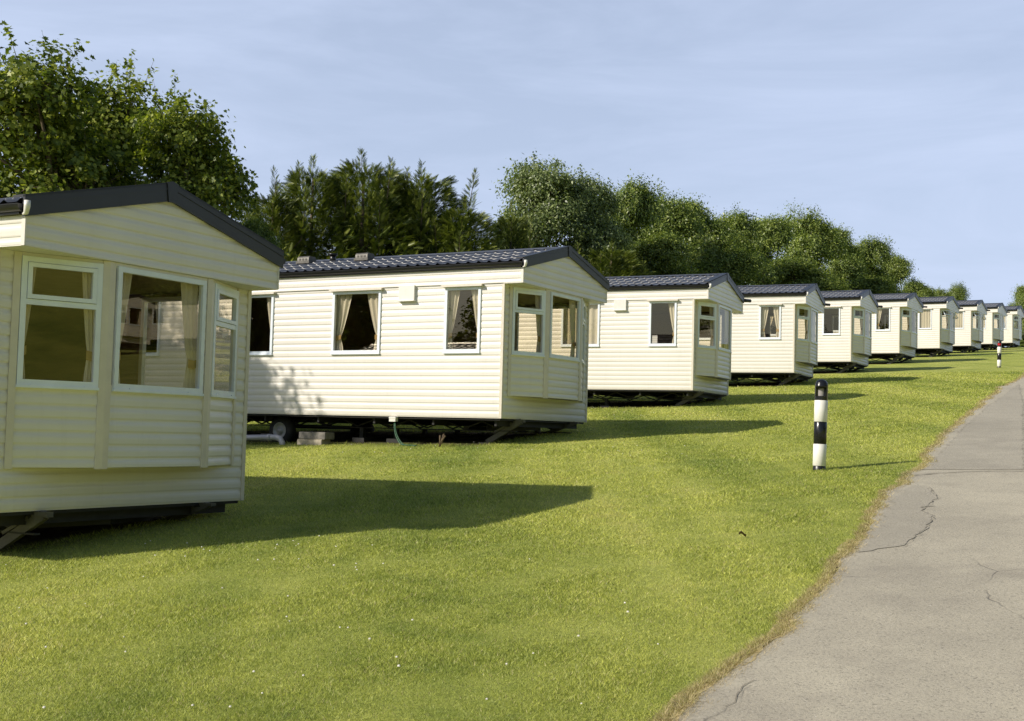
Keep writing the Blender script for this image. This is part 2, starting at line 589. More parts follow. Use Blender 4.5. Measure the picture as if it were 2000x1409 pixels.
def px_strip(name, pts, widths, mat, lift, jit=.012, seed=1):
    r = random.Random(seed)
    W_ = [gpix(*p) for p in pts]
    Q = []
    for a, b in zip(W_, W_[1:]):
        n = max(2, int((b - a).length / .05))
        for k in range(n): Q.append(a.lerp(b, k / n))
    Q.append(W_[-1])
    L = []
    ph = 0
    for i, q in enumerate(Q):
        d = (Q[min(i + 1, len(Q) - 1)] - Q[max(i - 1, 0)]); d.z = 0; d.normalize()
        nrm = Vector((-d.y, d.x, 0)); ph = ph * .7 + r.gauss(0, jit)
        w = widths * (.5 + r.random())
        row = []
        for s in (-.5, .5):
            p = q + nrm * (ph + w * s); row.append((p.x, p.y, ztf(p.x, p.y) + lift))
        L.append(row)
    mm = MB(); mm.grid(L)
    return tag(mm.build(name, mat), kind='structure')


def px_poly(name, pts, mat, lift, seed=2, jit=.02):
    r = random.Random(seed)
    Wp = [gpix(*p) for p in pts]
    Q = []
    for a, b in zip(Wp, Wp[1:] + Wp[:1]):
        n = max(2, int((b - a).length / .08))
        for k in range(n):
            q = a.lerp(b, k / n); Q.append((q.x + r.gauss(0, jit), q.y + r.gauss(0, jit)))
    import bmesh
    bm = bmesh.new()
    f = bm.faces.new([bm.verts.new((x, y, 0)) for x, y in Q])
    bmesh.ops.triangulate(bm, faces=[f])
    for v in bm.verts: v.co.z = ztf(v.co.x, v.co.y) + lift
    me = bpy.data.meshes.new(name); bm.to_mesh(me); bm.free(); me.materials.append(mat)
    return tag(link(name, me), kind='structure')


px_poly('road_patch', [(1779, 950), (1745, 985), (1718, 1025), (1694, 1066), (1683, 1084), (1712, 1078), (1762, 1070), (1795, 1046), (1823, 1018), (1815, 1008), (1798, 1002), (1832, 976), (1812, 955), (1800, 952)], M_PATCH, .018)
px_poly('road_patch', [(1800, 920), (1830, 893), (1858, 864), (1888, 832), (1928, 796), (1990, 752), (1999, 790), (1999, 920)], M_PATCH, .018, 5)
px_strip('road_crack', [(1786, 932), (1830, 928), (1880, 925), (1940, 923.5), (2000, 924), (2080, 926)], .022, M_CRACK, .022, .006, 3)
px_strip('road_crack', [(1812, 955), (1832, 976), (1798, 1002), (1815, 1008), (1823, 1018), (1795, 1046), (1755, 1073)], .004, M_CRACK, .022, .012, 4)
px_strip('road_crack', [(1418, 1388), (1440, 1370), (1442, 1356), (1470, 1335)], .004, M_CRACK, .018, .01, 6)

# ------------------------------------------------------------------ caravans
PITCH_B = .108
PROF = [(0.0, .0), (.10, .0022), (.45, .0028), (.62, .001), (.76, -.0028), (.90, -.0044), (1.0, -.0044)]


def prof_levels(z0, z1):
    """(z, depth) breakpoints; a lip at every board joint"""
    L = []
    i = math.floor(z0 / PITCH_B)
    while i * PITCH_B < z1:
        for t, d in PROF: L.append(((i + t) * PITCH_B, d))
        i += 1
    return L


def siding(m, org, e, n, width, z0, z1, openings=(), top=None, deep=1.0):
    """boarded sheet: origin, unit direction e, outward normal n; openings (a0,a1,z0,z1); top(a)->z clip for gables"""
    org, e, n = Vector(org), Vector(e), Vector(n)
    pts = [(z, d * deep) for z, d in prof_levels(z0, z1)]
    levels = []
    cuts = sorted({z0, z1} | {o[2] for o in openings} | {o[3] for o in openings})
    for (za, da), (zb, db) in zip(pts, pts[1:]):
        if zb <= z0 + 1e-6 or za >= z1 - 1e-6:
            continue
        if abs(zb - za) < 1e-7:
            levels.append((za, da, zb, db)); continue
        ks = [za] + [c for c in cuts if za < c < zb] + [zb]
        for k0, k1 in zip(ks, ks[1:]):
            if k1 <= z0 + 1e-6 or k0 >= z1 - 1e-6: continue
            f0 = (k0 - za) / (zb - za); f1 = (k1 - za) / (zb - za)
            levels.append((k0, da + (db - da) * f0, k1, da + (db - da) * f1))
    for za, da, zb, db in levels:
        mid = (za + zb) / 2
        iv = [(0.0, width)]
        for (a0, a1, b0, b1) in openings:
            if b0 < mid < b1:
                new = []
                for s, t in iv:
                    if a1 <= s or a0 >= t: new.append((s, t)); continue
                    if a0 > s: new.append((s, a0))
                    if a1 < t: new.append((a1, t))
                iv = new
        for s, t in iv:
            if top:
                c = width / 2
                # clip to the triangle: top(a) is symmetric about the middle
                hz = top
                def xs(z):
                    if z <= hz[0]: return 0.0
                    return (z - hz[0]) / (hz[1] - hz[0]) * c
                sa, sb = xs(za), xs(zb)
                if sa >= c - 1e-4: continue
                sb = min(sb, c - 1e-4)
                q = [(sa, za, da), (width - sa, za, da), (width - sb, zb, db), (sb, zb, db)]
            else:
                q = [(s, za, da), (t, za, da), (t, zb, db), (s, zb, db)]
            m.face([org + e * a + n * d + Vector((0, 0, z)) for a, z, d in q])


def frame_M(org, e, n):
    e, n = Vector(e), Vector(n)
    M = Matrix((e, Vector((0, 0, 1)), n)).transposed().to_4x4(); M.translation = Vector(org)
    return M      # local: x along the wall, y up, z outwards


def ring(m, M, x0, x1, y0, y1, t, za, zb):
    m.box(x0, x1, y0, y0 + t, za, zb, M); m.box(x0, x1, y1 - t, y1, za, zb, M)
    m.box(x0, x0 + t, y0 + t, y1 - t, za, zb, M); m.box(x1 - t, x1, y0 + t, y1 - t, za, zb, M)


def curtain_mesh(w, h, side, style, seed):
    """in window-local x, y, z; hangs behind the glass"""
    r = random.Random(seed)
    m = MB(); nx, ny = 30, 20
    P = []
    ph = r.random() * 6
    for j in range(ny + 1):
        f = j / ny                      # 0 bottom, 1 top
        if style == 'closed': wd = w * .53
        else:
            top_w, tie_w, bot_w = w * .36, w * .13, w * .20
            if style == 'slim': top_w, tie_w, bot_w = w * .22, w * .10, w * .14
            if style == 'wide': top_w, tie_w, bot_w = w * .42, w * .2, w * .27
            if f > .27: k = (f - .27) / .73; wd = tie_w + (top_w - tie_w) * (k ** .75)
            else: k = f / .27; wd = bot_w + (tie_w - bot_w) * k ** 1.5
        row = []
        for i in range(nx + 1):
            a = i / nx
            x = a * wd if side < 0 else w - a * wd
            fold = .016 * math.sin(a * 6 * PI + ph) * (.5 + .5 * min(1, wd / (w * .3)))
            row.append((x, .01 + f * (h - .015), -.075 + fold))
        P.append(row)
    m.grid(P)
    tie = MB()
    if style != 'closed':
        wd = w * {'wide': .2, 'slim': .10}.get(style, .13) + .02
        y = h * .27
        xa, xb = (-.01, wd) if side < 0 else (w - wd, w + .01)
        tie.grid([[(xa, y - .05, -.05), ((xa + xb) / 2, y - .06, -.045), (xb, y - .03, -.05)],
                  [(xa, y + .03, -.05), ((xa + xb) / 2, y + .02, -.045), (xb, y + .04, -.05)]])
    return m, tie


MESH_CACHE = {}


def cached(key, fn):
    if key not in MESH_CACHE: MESH_CACHE[key] = fn()
    return MESH_CACHE[key]


def window(home, C, org, e, n, w, h, key, kind='plain', curtains=('L', 'R'), style='open', open_sash=False):
    """one window: frame (mesh in wall-local axes, placed by its matrix) > pane, curtain, tieback"""
    M = frame_M(Vector(org) + Vector((0, 0, C)), e, n)
    t = .045

    def mk_frame():
        m = MB(); I = Matrix.Identity(4)
        ring(m, I, 0, w, 0, h, t, -.03, .022)
        if kind == 'split':
            ty = h * .625
            m.box(t, w - t, ty, ty + .045, -.025, .018, I)
            if not open_sash:
                ring(m, I, t + .004, w - t - .004, ty + .049, h - t - .004, .035, -.012, .03)
        m.box(-.006, w + .006, -.022, 0, -.02, .034, I)      # sill drip
        for x in (w * .16, w * .82):
            m.box(x, x + .05, -.005, .012, .0225, .030, I)  # drain covers
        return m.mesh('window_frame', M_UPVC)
    fr = link('window', cached(('frame', round(w, 3), round(h, 3), kind, open_sash), mk_frame), home)
    fr.matrix_local = M

    def mk_pane(y0, y1):
        def f():
            m = MB(); m.face([(t * .8, y0, -.004), (w - t * .8, y0, -.004), (w - t * .8, y1, -.004), (t * .8, y1, -.004)])
            return m.mesh('pane', M_GLASS)
        return f
    if kind == 'split':
        ty = h * .625
        link('pane', cached(('pane', round(w, 3), 'lo'), mk_pane(t * .8, ty + .005)), fr)
        if open_sash:
            def mk_sash():
                m = MB(); I = Matrix.Identity(4); sh = h - t - ty - .045
                ring(m, I, t, w - t, -sh, 0, .04, 0, .03)
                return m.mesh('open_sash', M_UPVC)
            def mk_sg():
                m = MB(); sh = h - t - ty - .045
                m.face([(t + .03, -sh + .03, .012), (w - t - .03, -sh + .03, .012), (w - t - .03, -.03, .012), (t + .03, -.03, .012)])
                return m.mesh('pane', M_GLASS)
            RX = Matrix.Translation((0, h - t, .026)) @ Matrix.Rotation(R(-32), 4, 'X')
            sa = link('open_sash', cached(('sash', round(w, 3)), mk_sash), fr); sa.matrix_local = RX
            sp_ = link('pane', cached(('sashp', round(w, 3)), mk_sg), fr); sp_.matrix_local = RX
        else:
            link('pane', cached(('pane', round(w, 3), 'hi'), mk_pane(ty + .04, h - t * .8)), fr)
    else:
        link('pane', cached(('pane', round(w, 3), round(h, 3)), mk_pane(t * .8, h - t * .8)), fr)
    for c in curtains:
        sd = -1 if c == 'L' else 1
        def mk():
            a, b = curtain_mesh(w, h, sd, style, hash((key, c)) % 1000 if False else len(key) * 7 + sd)
            return a.mesh('curtain', M_CURT), (b.mesh('curtain_tieback', M_TIE) if b.v else None)
        a, b = cached(('curt', round(w, 3), c, style), mk)
        link('curtain', a, fr)
        if b: link('curtain_tieback', b, fr)
    return fr


CLR = .42          # floor height above the ground at the front corner
BAY = [(.17, 0.0), (.90, -.30), (2.15, -.30), (2.88, 0.0)]
SIDE_WIN = {'c': (.41, 1.07), 'b': (2.31, 3.29), 'a': (4.56, 5.24), 'd': (7.2, 7.9)}
FAR_WIN = {'c': (.14, 1.45), 'a': (5.2, 6.2)}
WZ0, WZ1 = 1.035, 2.065


def roof_mesh(side):
    """tile-effect sheet: pantile waves along the length, steps down the slope"""
    m = MB()
    per, rows = .19, 4
    run = W / 2 + .055
    z_e, z_r = H_EAVE + .085, H_RIDGE - .035
    y0, y1 = -OVH + .02, LEN + .05
    n = int((y1 - y0) / per * 10)
    ups = []
    for r in range(rows):
        ups += [(r / rows + .001, .0), ((r + .5) / rows, .008), ((r + 1) / rows - .03, .016), ((r + 1) / rows - .001, .016)]
    sl = Vector((0, 0, 0))
    P = []
    for f, st in ups:
        row = []
        g = 1 - f if False else f
        # f = 0 ridge, 1 eave; each course sits proud at its lower edge
        for i in range(n + 1):
            y = y0 + (y1 - y0) * i / n
            ph = (y - y0) / per
            wv = max(0.0, math.cos(2 * PI * ph)) ** 2.5
            hgt = .024 * wv + st
            x = W / 2 - g * run
            z = z_r + (z_e - z_r) * g + hgt
            if side > 0: x = W - x
            row.append((x, y, z + CLR))
        P.append(row)
    if side < 0: P = [r[::-1] for r in P]
    m.grid(P, False)
    return m.mesh('roof_slope', M_ROOF)


def build_home(idx, label, cfg, near=True):
    hx, hy, hz, yw = cfg['pos']
    rz = PI / 2 - yw
    root = empty('static_caravan', (hx, hy, hz + EYE - CLR), rz, label, 'caravan', cfg.get('group', 'cream static caravans in a row up the lawn'))
    C = CLR

    def part(name, fn, key=None, mat=None):
        return link(name, cached(key or name, fn), root)
    wins_l = cfg['wins']
    left_open = tuple((SIDE_WIN[k][0] + .02, SIDE_WIN[k][1] - .02, WZ0 + .02, WZ1 - .02) for k in wins_l)

    def mk_left():
        m = MB()
        op = [(LEN - b, LEN - a, z0 + C, z1 + C) for a, b, z0, z1 in left_open]
        siding(m, (0, LEN, 0), (0, -1, 0), (-1, 0, 0), LEN, C, C + 2.12, op)
        return m.mesh('side_wall', M_SIDE)
    part('side_wall', mk_left, ('left', wins_l))

    def mk_right():
        m = MB()
        op = [(a, b, z0 + C, z1 + C) for a, b, z0, z1 in [(FAR_WIN[k][0] + .02, FAR_WIN[k][1] - .02, WZ0 + .02, WZ1 - .02) for k in FAR_WIN]]
        siding(m, (W, 0, 0), (0, 1, 0), (1, 0, 0), LEN, C, C + 2.12, op)
        return m.mesh('side_wall', M_SIDE)
    part('side_wall', mk_right, 'right')

    def mk_front():
        m = MB()
        op = [(BAY[0][0] + .03, BAY[3][0] - .03, .37 + C, H_SOF + C - .01)]
        siding(m, (0, 0, 0), (1, 0, 0), (0, -1, 0), W, C, C + H_SOF - .003, op, None, 1.45)
        return m.mesh('front_wall', M_SIDE)
    part('front_wall', mk_front)

    def mk_rear():
        m = MB(); siding(m, (W, LEN, 0), (-1, 0, 0), (0, 1, 0), W, C, C + H_EAVE)
        siding(m, (W, LEN, 0), (-1, 0, 0), (0, 1, 0), W, C + H_EAVE, C + H_RIDGE - .05, (), (C + H_EAVE, C + H_RIDGE - .03))
        return m.mesh('rear_wall', M_SIDE)
    part('rear_wall', mk_rear)

    def mk_fascia():
        m = MB()
        for s in (-1, 1):
            x = -.018 if s < 0 else W + .018
            if s < 0: siding(m, (x, LEN, 0), (0, -1, 0), (-1, 0, 0), LEN + OVH, C + 2.125, C + H_EAVE)
            else: siding(m, (x, -OVH, 0), (0, 1, 0), (1, 0, 0), LEN + OVH, C + 2.125, C + H_EAVE)
            m.box(x - .004, x + .004, -OVH, LEN, C + 2.108, C + 2.128)
            m.box(min(x, x + s * .0) - .006, x + .006, -OVH - .012, -OVH + .03, C + H_SOF, C + H_EAVE)
        m.box(-.02, W + .02, -OVH, .0, C + H_SOF - .002, C + H_SOF + .012)         # soffit board
        return m.mesh('eaves_fascia', M_TRIM if False else M_SIDE)
    part('eaves_fascia', mk_fascia)

    def mk_gable():
        m = MB()
        y = -OVH
        siding(m, (-.018, y, 0), (1, 0, 0), (0, -1, 0), W + .036, C + H_SOF, C + H_EAVE, (), None, 1.45)
        siding(m, (-.018, y, 0), (1, 0, 0), (0, -1, 0), W + .036, C + H_EAVE, C + H_RIDGE - .04, (), (C + H_EAVE, C + H_RIDGE - .03), 1.45)
        return m.mesh('gable_panel', M_SIDE)
    part('gable_panel', mk_gable)

    def mk_barge():
        m = MB()
        c = W / 2
        for s in (-1, 1):
            xe = c + s * (c + .055)
            ze, zr = H_EAVE + .15, H_RIDGE
            t = .17
            y0, y1 = -OVH - .035, -OVH - .012
            A = [(c, zr), (xe, ze), (xe, ze - t), (c, zr - t)]
            f = [(x, y0, z + C) for x, z in A]; b = [(x, y1, z + C) for x, z in A]
            if s > 0: f, b = f[::-1], b[::-1]
            m.face(f); m.face(b[::-1])
            for i in range(4):
                j = (i + 1) % 4
                m.face([f[j], f[i], b[i], b[j]])
            # raised rib on the face and return over the roof edge
            A2 = [(c, zr - .05), (xe, ze - .05), (xe, ze - .062), (c, zr - .062)]
            f2 = [(x, y0 - .006, z + C) for x, z in A2]; b2 = [(x, y0 + .001, z + C) for x, z in A2]
            if s > 0: f2, b2 = f2[::-1], b2[::-1]
            m.face(f2)
            for i in range(4):
                j = (i + 1) % 4
                m.face([f2[j], f2[i], b2[i], b2[j]])
            top = [(c, y0, zr + C + .004), (xe, y0, ze + C + .004), (xe, y0 + .14, ze + C + .004), (c, y0 + .14, zr + C + .004)]
            low = [(x, y, z - .02) for x, y, z in top]
            if s < 0: top, low = top[::-1], low[::-1]
            m.face(top); m.face(low[::-1])
            for i in range(4):
                j = (i + 1) % 4
                m.face([low[i], low[j], top[j], top[i]])
        # apex cover
        for s in (-1, 1):
            k = (H_RIDGE - H_EAVE - .15) / (c + .055)
            A = [(c, H_RIDGE + .006), (c + s * .07, H_RIDGE + .006 - .07 * k), (c + s * .045, H_RIDGE - .178 - .03 * k), (c, H_RIDGE - .182)]
            f = [(x, -OVH - .045, z + C) for x, z in A]
            b = [(x, -OVH - .03, z + C) for x, z in A]
            if s > 0: f, b = f[::-1], b[::-1]
            m.face(f)
            for i in range(4):
                j = (i + 1) % 4
                m.face([f[j], f[i], b[i], b[j]])
        return m.mesh('bargeboard', M_BARGE)
    part('bargeboard', mk_barge)

    def mk_roof(): return roof_mesh(-1)
    rf = part('roof', mk_roof, 'roofL')
    link('roof', cached('roofR', lambda: roof_mesh(1)), root)

    def mk_ridge():
        m = MB(); c = W / 2
        m.grid([[(c - .14, y, H_RIDGE - .045 + C), (c - .05, y, H_RIDGE - .008 + C), (c + .05, y, H_RIDGE - .008 + C), (c + .14, y, H_RIDGE - .045 + C)] for y in (-OVH, LEN + .04)])
        return m.mesh('ridge_cap', M_ROOF)
    part('ridge_cap', mk_ridge)

    def mk_gut(s):
        def f():
            m = MB(); P = []
            cx_ = -.062 if s < 0 else W + .062
            zc = H_EAVE + .072 + C
            yy = (-OVH - .02, LEN + .06)
            prof = [(.05 * math.cos(a), .055 * math.sin(a)) for a in [PI + PI * i / 8 for i in range(9)]]
            for y in yy: P.append([(cx_ + a, y, zc + b) for a, b in prof])
            if s < 0: pass
            m.grid(P)
            for y in yy: m.face([(cx_ + a, y, zc + b) for a, b in prof])
            inner = [[(cx_ + a * .9, y, zc + b * .9) for a, b in prof][::-1] for y in yy]
            m.grid(inner)
            m.box(cx_ - .052, cx_ + .052, yy[0], yy[1], zc - .001, zc + .004)
            xa = -.016 if s < 0 else W + .016
            m.box(min(xa, cx_), max(xa, cx_), -OVH + .02, LEN, zc - .07, zc - .03)
            return m.mesh('gutter', M_GUT)
        return f
    gl = part('gutter', mk_gut(-1), 'gutL')
    link('gutter', cached('gutR', mk_gut(1)), root)

    def mk_gend():
        m = MB()
        x0 = -.062; z = H_EAVE + .055 + C; y = -OVH - .05
        m.tube([(x0 + .01, y + .03, z - .055), (x0 + .005, y - .005, z - .05), (x0, y - .02, z), (x0, y - .02, z + .045)], [.012, .02, .025, .025], 10)
        return m.mesh('gutter_outlet', M_WHITE)
    part('gutter_outlet', mk_gend)
    if cfg.get('stub'):
        def mk_stub():
            m = MB(); z = H_EAVE + .06 + C
            m.tube([(W + .03, -OVH + .05, z), (W + .30, -OVH - .13, z + .005)], .042, 10)
            return m.mesh('gutter_spout', M_GUT)
        part('gutter_spout', mk_stub)

    def mk_corner():
        m = MB()
        m.box(-.012, .012, -.012, .035, C, C + H_SOF - .004)
        m.box(.0121, .035, -.0125, .004, C, C + H_SOF - .004)
        return m.mesh('corner_trim', M_TRIM)
    part('corner_trim', mk_corner)

    def mk_corner2():
        m = MB()
        m.box(W - .012, W + .012, -.012, .035, C, C + H_SOF - .004)
        m.box(W - .035, W - .0121, -.0125, .004, C, C + H_SOF - .004)
        return m.mesh('corner_trim', M_TRIM)
    part('corner_trim', mk_corner2, 'corner2')

    # ---- bay
    zb, zt_ = .36, H_SOF - .004

    def mk_bay():
        m = MB()
        for (a, b) in zip(BAY, BAY[1:]):
            P = Vector((a[0], a[1], 0)); Q = Vector((b[0], b[1], 0)); e = (Q - P).normalized(); n = Vector((e.y, -e.x, 0))
            wd = (Q - P).length
            siding(m, P, e, n, wd, C + zb, C + zt_, [(.07, wd - .07, WZ0 + C + .02, WZ1 + C - .02)], None, 1.45)
        pts = [(x, y, C + zb) for x, y in BAY]
        m.face(pts)
        return m.mesh('bay_panel', M_SIDE)
    part('bay_panel', mk_bay)

    def mk_post(which):
        m = MB()
        dirs = []
        for (a, b) in zip(BAY, BAY[1:]):
            e = Vector((b[0] - a[0], b[1] - a[1], 0)).normalized(); dirs.append(e)
        for i, (x, y) in enumerate(BAY):
            if i != which: continue
            P = Vector((x, y, 0))
            for e, sgn in ((dirs[i - 1] if i else None, -1), (dirs[i] if i < 3 else None, 1)):
                if e is None: continue
                n = Vector((e.y, -e.x, 0))
                a = P + n * .016; b = P + e * (sgn * .058) + n * .016
                ai = P - n * .004; bi = P + e * (sgn * .058) - n * .004
                z0, z1 = C + zb - .012, C + zt_
                def quad(p, q): return [(p.x, p.y, z0), (q.x, q.y, z0), (q.x, q.y, z1), (p.x, p.y, z1)]
                if sgn > 0: m.face(quad(a, b)); m.face(quad(b, bi)); m.face(quad(ai, a))
                else: m.face(quad(b, a)); m.face(quad(bi, b)); m.face(quad(a, ai))
                m.face([(p.x, p.y, z0) for p in (a, ai, bi, b)])
            # fill the outer corner
            if i in (1, 2):
                n0 = Vector((dirs[i - 1].y, -dirs[i - 1].x, 0)); n1 = Vector((dirs[i].y, -dirs[i].x, 0))
                a = P + n0 * .016; b = P + n1 * .016
                m.face([(a.x, a.y, z0), (b.x, b.y, z0), (b.x, b.y, z1), (a.x, a.y, z1)])
        return m.mesh('bay_post', M_TRIM)
    for i in range(4): part('bay_post', lambda i=i: mk_post(i), ('post', i))

    for i, (a, b) in enumerate(zip(BAY, BAY[1:])):
        P = Vector((a[0], a[1], 0)); Q = Vector((b[0], b[1], 0)); e = (Q - P).normalized(); n = Vector((e.y, -e.x, 0))
        wd = (Q - P).length
        ins = .062 if i != 1 else .085
        window(root, C, P + e * ins + n * .002 + Vector((0, 0, WZ0 - .01)), e, n, wd - 2 * ins, WZ1 - WZ0 + .012, ('bay', i),
               'plain' if i == 1 else 'split', () if i == 2 and not idx else ('L', 'R') if i != 1 else ('R',) if idx else ('L', 'R'), cfg.get('bay_style', 'slim'), cfg.get('open_sash', False) and i != 1)

    # ---- side windows
    for k in wins_l:
        a, b = SIDE_WIN[k]
        cs, st = cfg.get('curt', {}).get(k, (('R',) if k == 'd' else ('L', 'R'), 'open'))
        window(root, C, (0, b, WZ0), (0, -1, 0), (-1, 0, 0), b - a, WZ1 - WZ0, ('s', k), 'plain', cs, st)

        def mk_can(a=a, b=b):
            m = MB()
            m.box(-.075, -.006, a - .045, b + .045, C + WZ1 + .022, C + WZ1 + .034)
            m.box(-.078, -.066, a - .045, b + .045, C + WZ1 + .002, C + WZ1 + .03)
            m.box(-.03, -.006, a - .03, b + .03, C + WZ1 + .001, C + WZ1 + .0215)
            return m.mesh('window_canopy', M_TRIM)
        part('window_canopy', mk_can, ('can', k))
    for k in FAR_WIN:
        a, b = FAR_WIN[k]
        window(root, C, (W, a, WZ0), (0, 1, 0), (1, 0, 0), b - a, WZ1 - WZ0, ('r', k), 'plain', (), 'slim')

    if cfg.get('vent', True):
        def mk_vent():
            m = MB()
            m.box(-.052, -.006, 1.64, 1.94, C + 1.875, C + 2.125)
            m.box(-.075, -.006, 1.63, 1.95, C + 1.865, C + 1.88)
            return m.mesh('heater_vent', M_WHITE)
        part('heater_vent', mk_vent)

    # ---- inside
    def mk_int():
        m = MB()
        m.box(.03, W - .03, .05, LEN - .05, C + .10, C + .12)
        m.box(.03, W - .03, 4.30, 4.34, C + .12, C + 2.09)
        m.box(.03, W - .03, 6.6, 6.64, C + .12, C + 2.09)
        m.box(1.2, 1.24, 4.34, 6.6, C + .12, C + 2.09)
        # settee along the bay and the far wall
        m.box(.06, W - .06, .08, .72, C + .12, C + .52)
        m.box(W - .68, W - .06, .72, 2.2, C + .12, C + .52)
        m.box(W - .2, W - .06, .72, 2.2, C + .521, C + .92)
        m.box(.5, 1.05, 3.7, 4.29, C + .12, C + 1.0)
        return m.mesh('interior', M_INT)
    part('interior', mk_int)

    def mk_ceil():
        m = MB(); m.box(.02, W - .02, -.28, LEN - .05, C + 2.105, C + 2.115)
        return m.mesh('ceiling', M_CEIL)
    part('ceiling', mk_ceil)

    # ---- underside
    def mk_ch():
        m = MB()
        m.box(.03, W - .03, .03, LEN - .03, C - .03, C - .002)
        for x in (.55, 2.5):
            m.box(x - .03, x + .03, .02, LEN - .1, C - .20, C - .185)
            m.box(x - .03, x + .03, .02, LEN - .1, C - .044, C - .031)
            y = .3
            while y < LEN - .6:
                m.bar((x, y, C - .17), (x, y + .35, C - .05), .02, .025); m.bar((x, y + .35, C - .05), (x, y + .7, C - .17), .02, .025)
                y += .7
        y = .15
        while y < LEN:
            m.box(.10, W - .10, y - .02, y + .02, C - .12, C - .031); y += 1.15
        m.box(.55, 2.5, .9, 1.0, C - .19, C - .125)
        for s, x in ((1, .62), (-1, 2.43)):
            m.bar((x, .6, C - .16), (1.525, -.18 + .4, C - .13), .05, .08)
        m.tube([(.30, 4.55, C - .20), (2.75, 4.55, C - .20)], .035, 8)
        return m.mesh('chassis', M_CHASSIS)
    ch = part('chassis', mk_ch)
    for x in (.34, W - .34):
        def mk_ty():
            m = MB(); prof = [(-.09, .14), (-.085, .20), (-.06, .25), (.06, .25), (.085, .20), (.09, .14)]
            P = []
            for i in range(25):
                a = 2 * PI * i / 24
                P.append([(px_, rr * math.cos(a), rr * math.sin(a)) for px_, rr in prof])
            m.grid(P)
            return m.mesh('tyre', M_TYRE)
        def mk_rim():
            m = MB(); prof = [(-.088, .145), (-.095, .135), (-.07, .12), (-.06, .06), (-.075, .055), (-.075, .0)]
            P = []
            for i in range(25):
                a = 2 * PI * i / 24
                P.append([(px_, rr * math.cos(a), rr * math.sin(a)) for px_, rr in prof])
            m.grid(P)
            return m.mesh('rim', M_RIM)
        wh = link('wheel', cached('tyre', mk_ty), root); wh.location = (x, 4.55, C - .28)
        if x > 1: wh.rotation_euler = (0, 0, PI)
        link('rim', cached('rim', mk_rim), wh)
    for x in (.55, 2.5):
        def mk_leg():
            m = MB()
            m.bar((0, -.06, -.03), (0, .55, -.385), .055, .085)
            m.bar((.0, .10, -.06), (.0, .40, -.215), .07, .03)
            m.box(-.09, .09, .49, .66, -.405, -.385)
            m.box(-.035, .035, -.12, .06, -.05, -.005)
            m.bar((.03, .30, -.24), (.03, .42, -.02), .02, .02)
            return m.mesh('corner_steady', M_STEEL)
        lg = link('corner_steady', cached('leg', mk_leg), root); lg.location = (x, 0, C)
        # reach the ground
        wp = Matrix.Rotation(rz, 3, 'Z') @ Vector((x, .57, 0))
        gz = ztf(hx + wp.x, hy + wp.y) - (hz + EYE)
        lg.scale = (1, 1, max(.6, min(1.6, -gz / .40)))
    for y in (2.3, 3.0, 6.2, 8.2):
        for x in (.55, 2.5):
            def mk_pr():
                m = MB(); m.box(-.035, .035, -.035, .035, -.40, -.19); m.box(-.12, .12, -.12, .12, -.47, -.36)
                m.box(-.07, .07, -.07, .07, -.205, -.19)
                return m.mesh('axle_stand', M_CHASSIS)
            if near or y < 4:
                s_ = link('axle_stand', cached('prop', mk_pr), root); s_.location = (x, y, C)
    return root


LC = ('L', 'C')
labels = [
    'nearest cream caravan cut off by the left edge of the photo',
    'second cream caravan from the left, with green hose, concrete blocks and white waste pipe beneath',
    'third cream caravan up the row, with a small white notice in its side window',
    'fourth cream caravan up the row, just behind the near black and white bollard',
    'fifth caravan up the row, its front side window dark and without curtains',
    'sixth caravan up the row, one curtain pulled across the left of its side window',
    'seventh caravan up the row, white curtain closed and top bay window tilted open',
    'eighth caravan up the row, two top bay windows tilted open',
    'ninth caravan up the row, partly behind the far red-topped bollard',
    'last and farthest caravan at the top of the lawn, cut off by the right edge']
cfgs = [
    dict(wins='dcba', curt={'a': (('R',), 'open')}),
    dict(wins='dcba', curt={'b': (('L', 'R'), 'open'), 'c': (('L', 'R'), 'open'), 'a': (('R',), 'open')}),
    dict(wins='dcba', curt={'c': (('R',), 'open'), 'b': (('L', 'R'), 'closed'), 'a': (('L', 'R'), 'open')}, stub=True),
    dict(wins='dcba', curt={'c': (('L', 'R'), 'wide'), 'b': (('L', 'R'), 'open')}, stub=True, vent=True),
    dict(wins='dcba', curt={'c': ((), 'open')}, stub=True, vent=False),
    dict(wins='dcba', curt={'c': (('L',), 'wide')}, stub=True, vent=False),
    dict(wins='dcba', curt={'c': (('L', 'R'), 'closed')}, stub=True, open_sash=True, vent=False),
    dict(wins='dcba', curt={'c': (('L', 'R'), 'closed')}, stub=True, open_sash=True, vent=False),
    dict(wins='dcba', curt={}, stub=True, vent=False),
    dict(wins='dcba', curt={}, stub=True, vent=False)]
ROOTS = []
for i, (l, c) in enumerate(zip(labels, cfgs)):
    c['pos'] = HOMES[i]
    ROOTS.append(build_home(i, l, c, i < 4))


for (x, y, lab) in ((60, 30, 'pale caravan across the road, mirrored small in the nearest caravan\'s middle pane'), (64.8, 38.4, 'pale caravan across the road, next up the slope from the mirrored one')):
    build_home(11, lab, dict(pos=(x, y, ztf(x, y) - EYE + CLR + .15, .5 + PI), wins='dcba', vent=False, group='caravans across the road'), False)


def hp(i, u, v, w):
    """point in caravan i's own axes -> world"""
    hx, hy, hz, yw = HOMES[i]
    return Vector((hx + u * math.sin(yw) - v * math.cos(yw), hy + u * math.cos(yw) + v * math.sin(yw), hz + EYE + w))


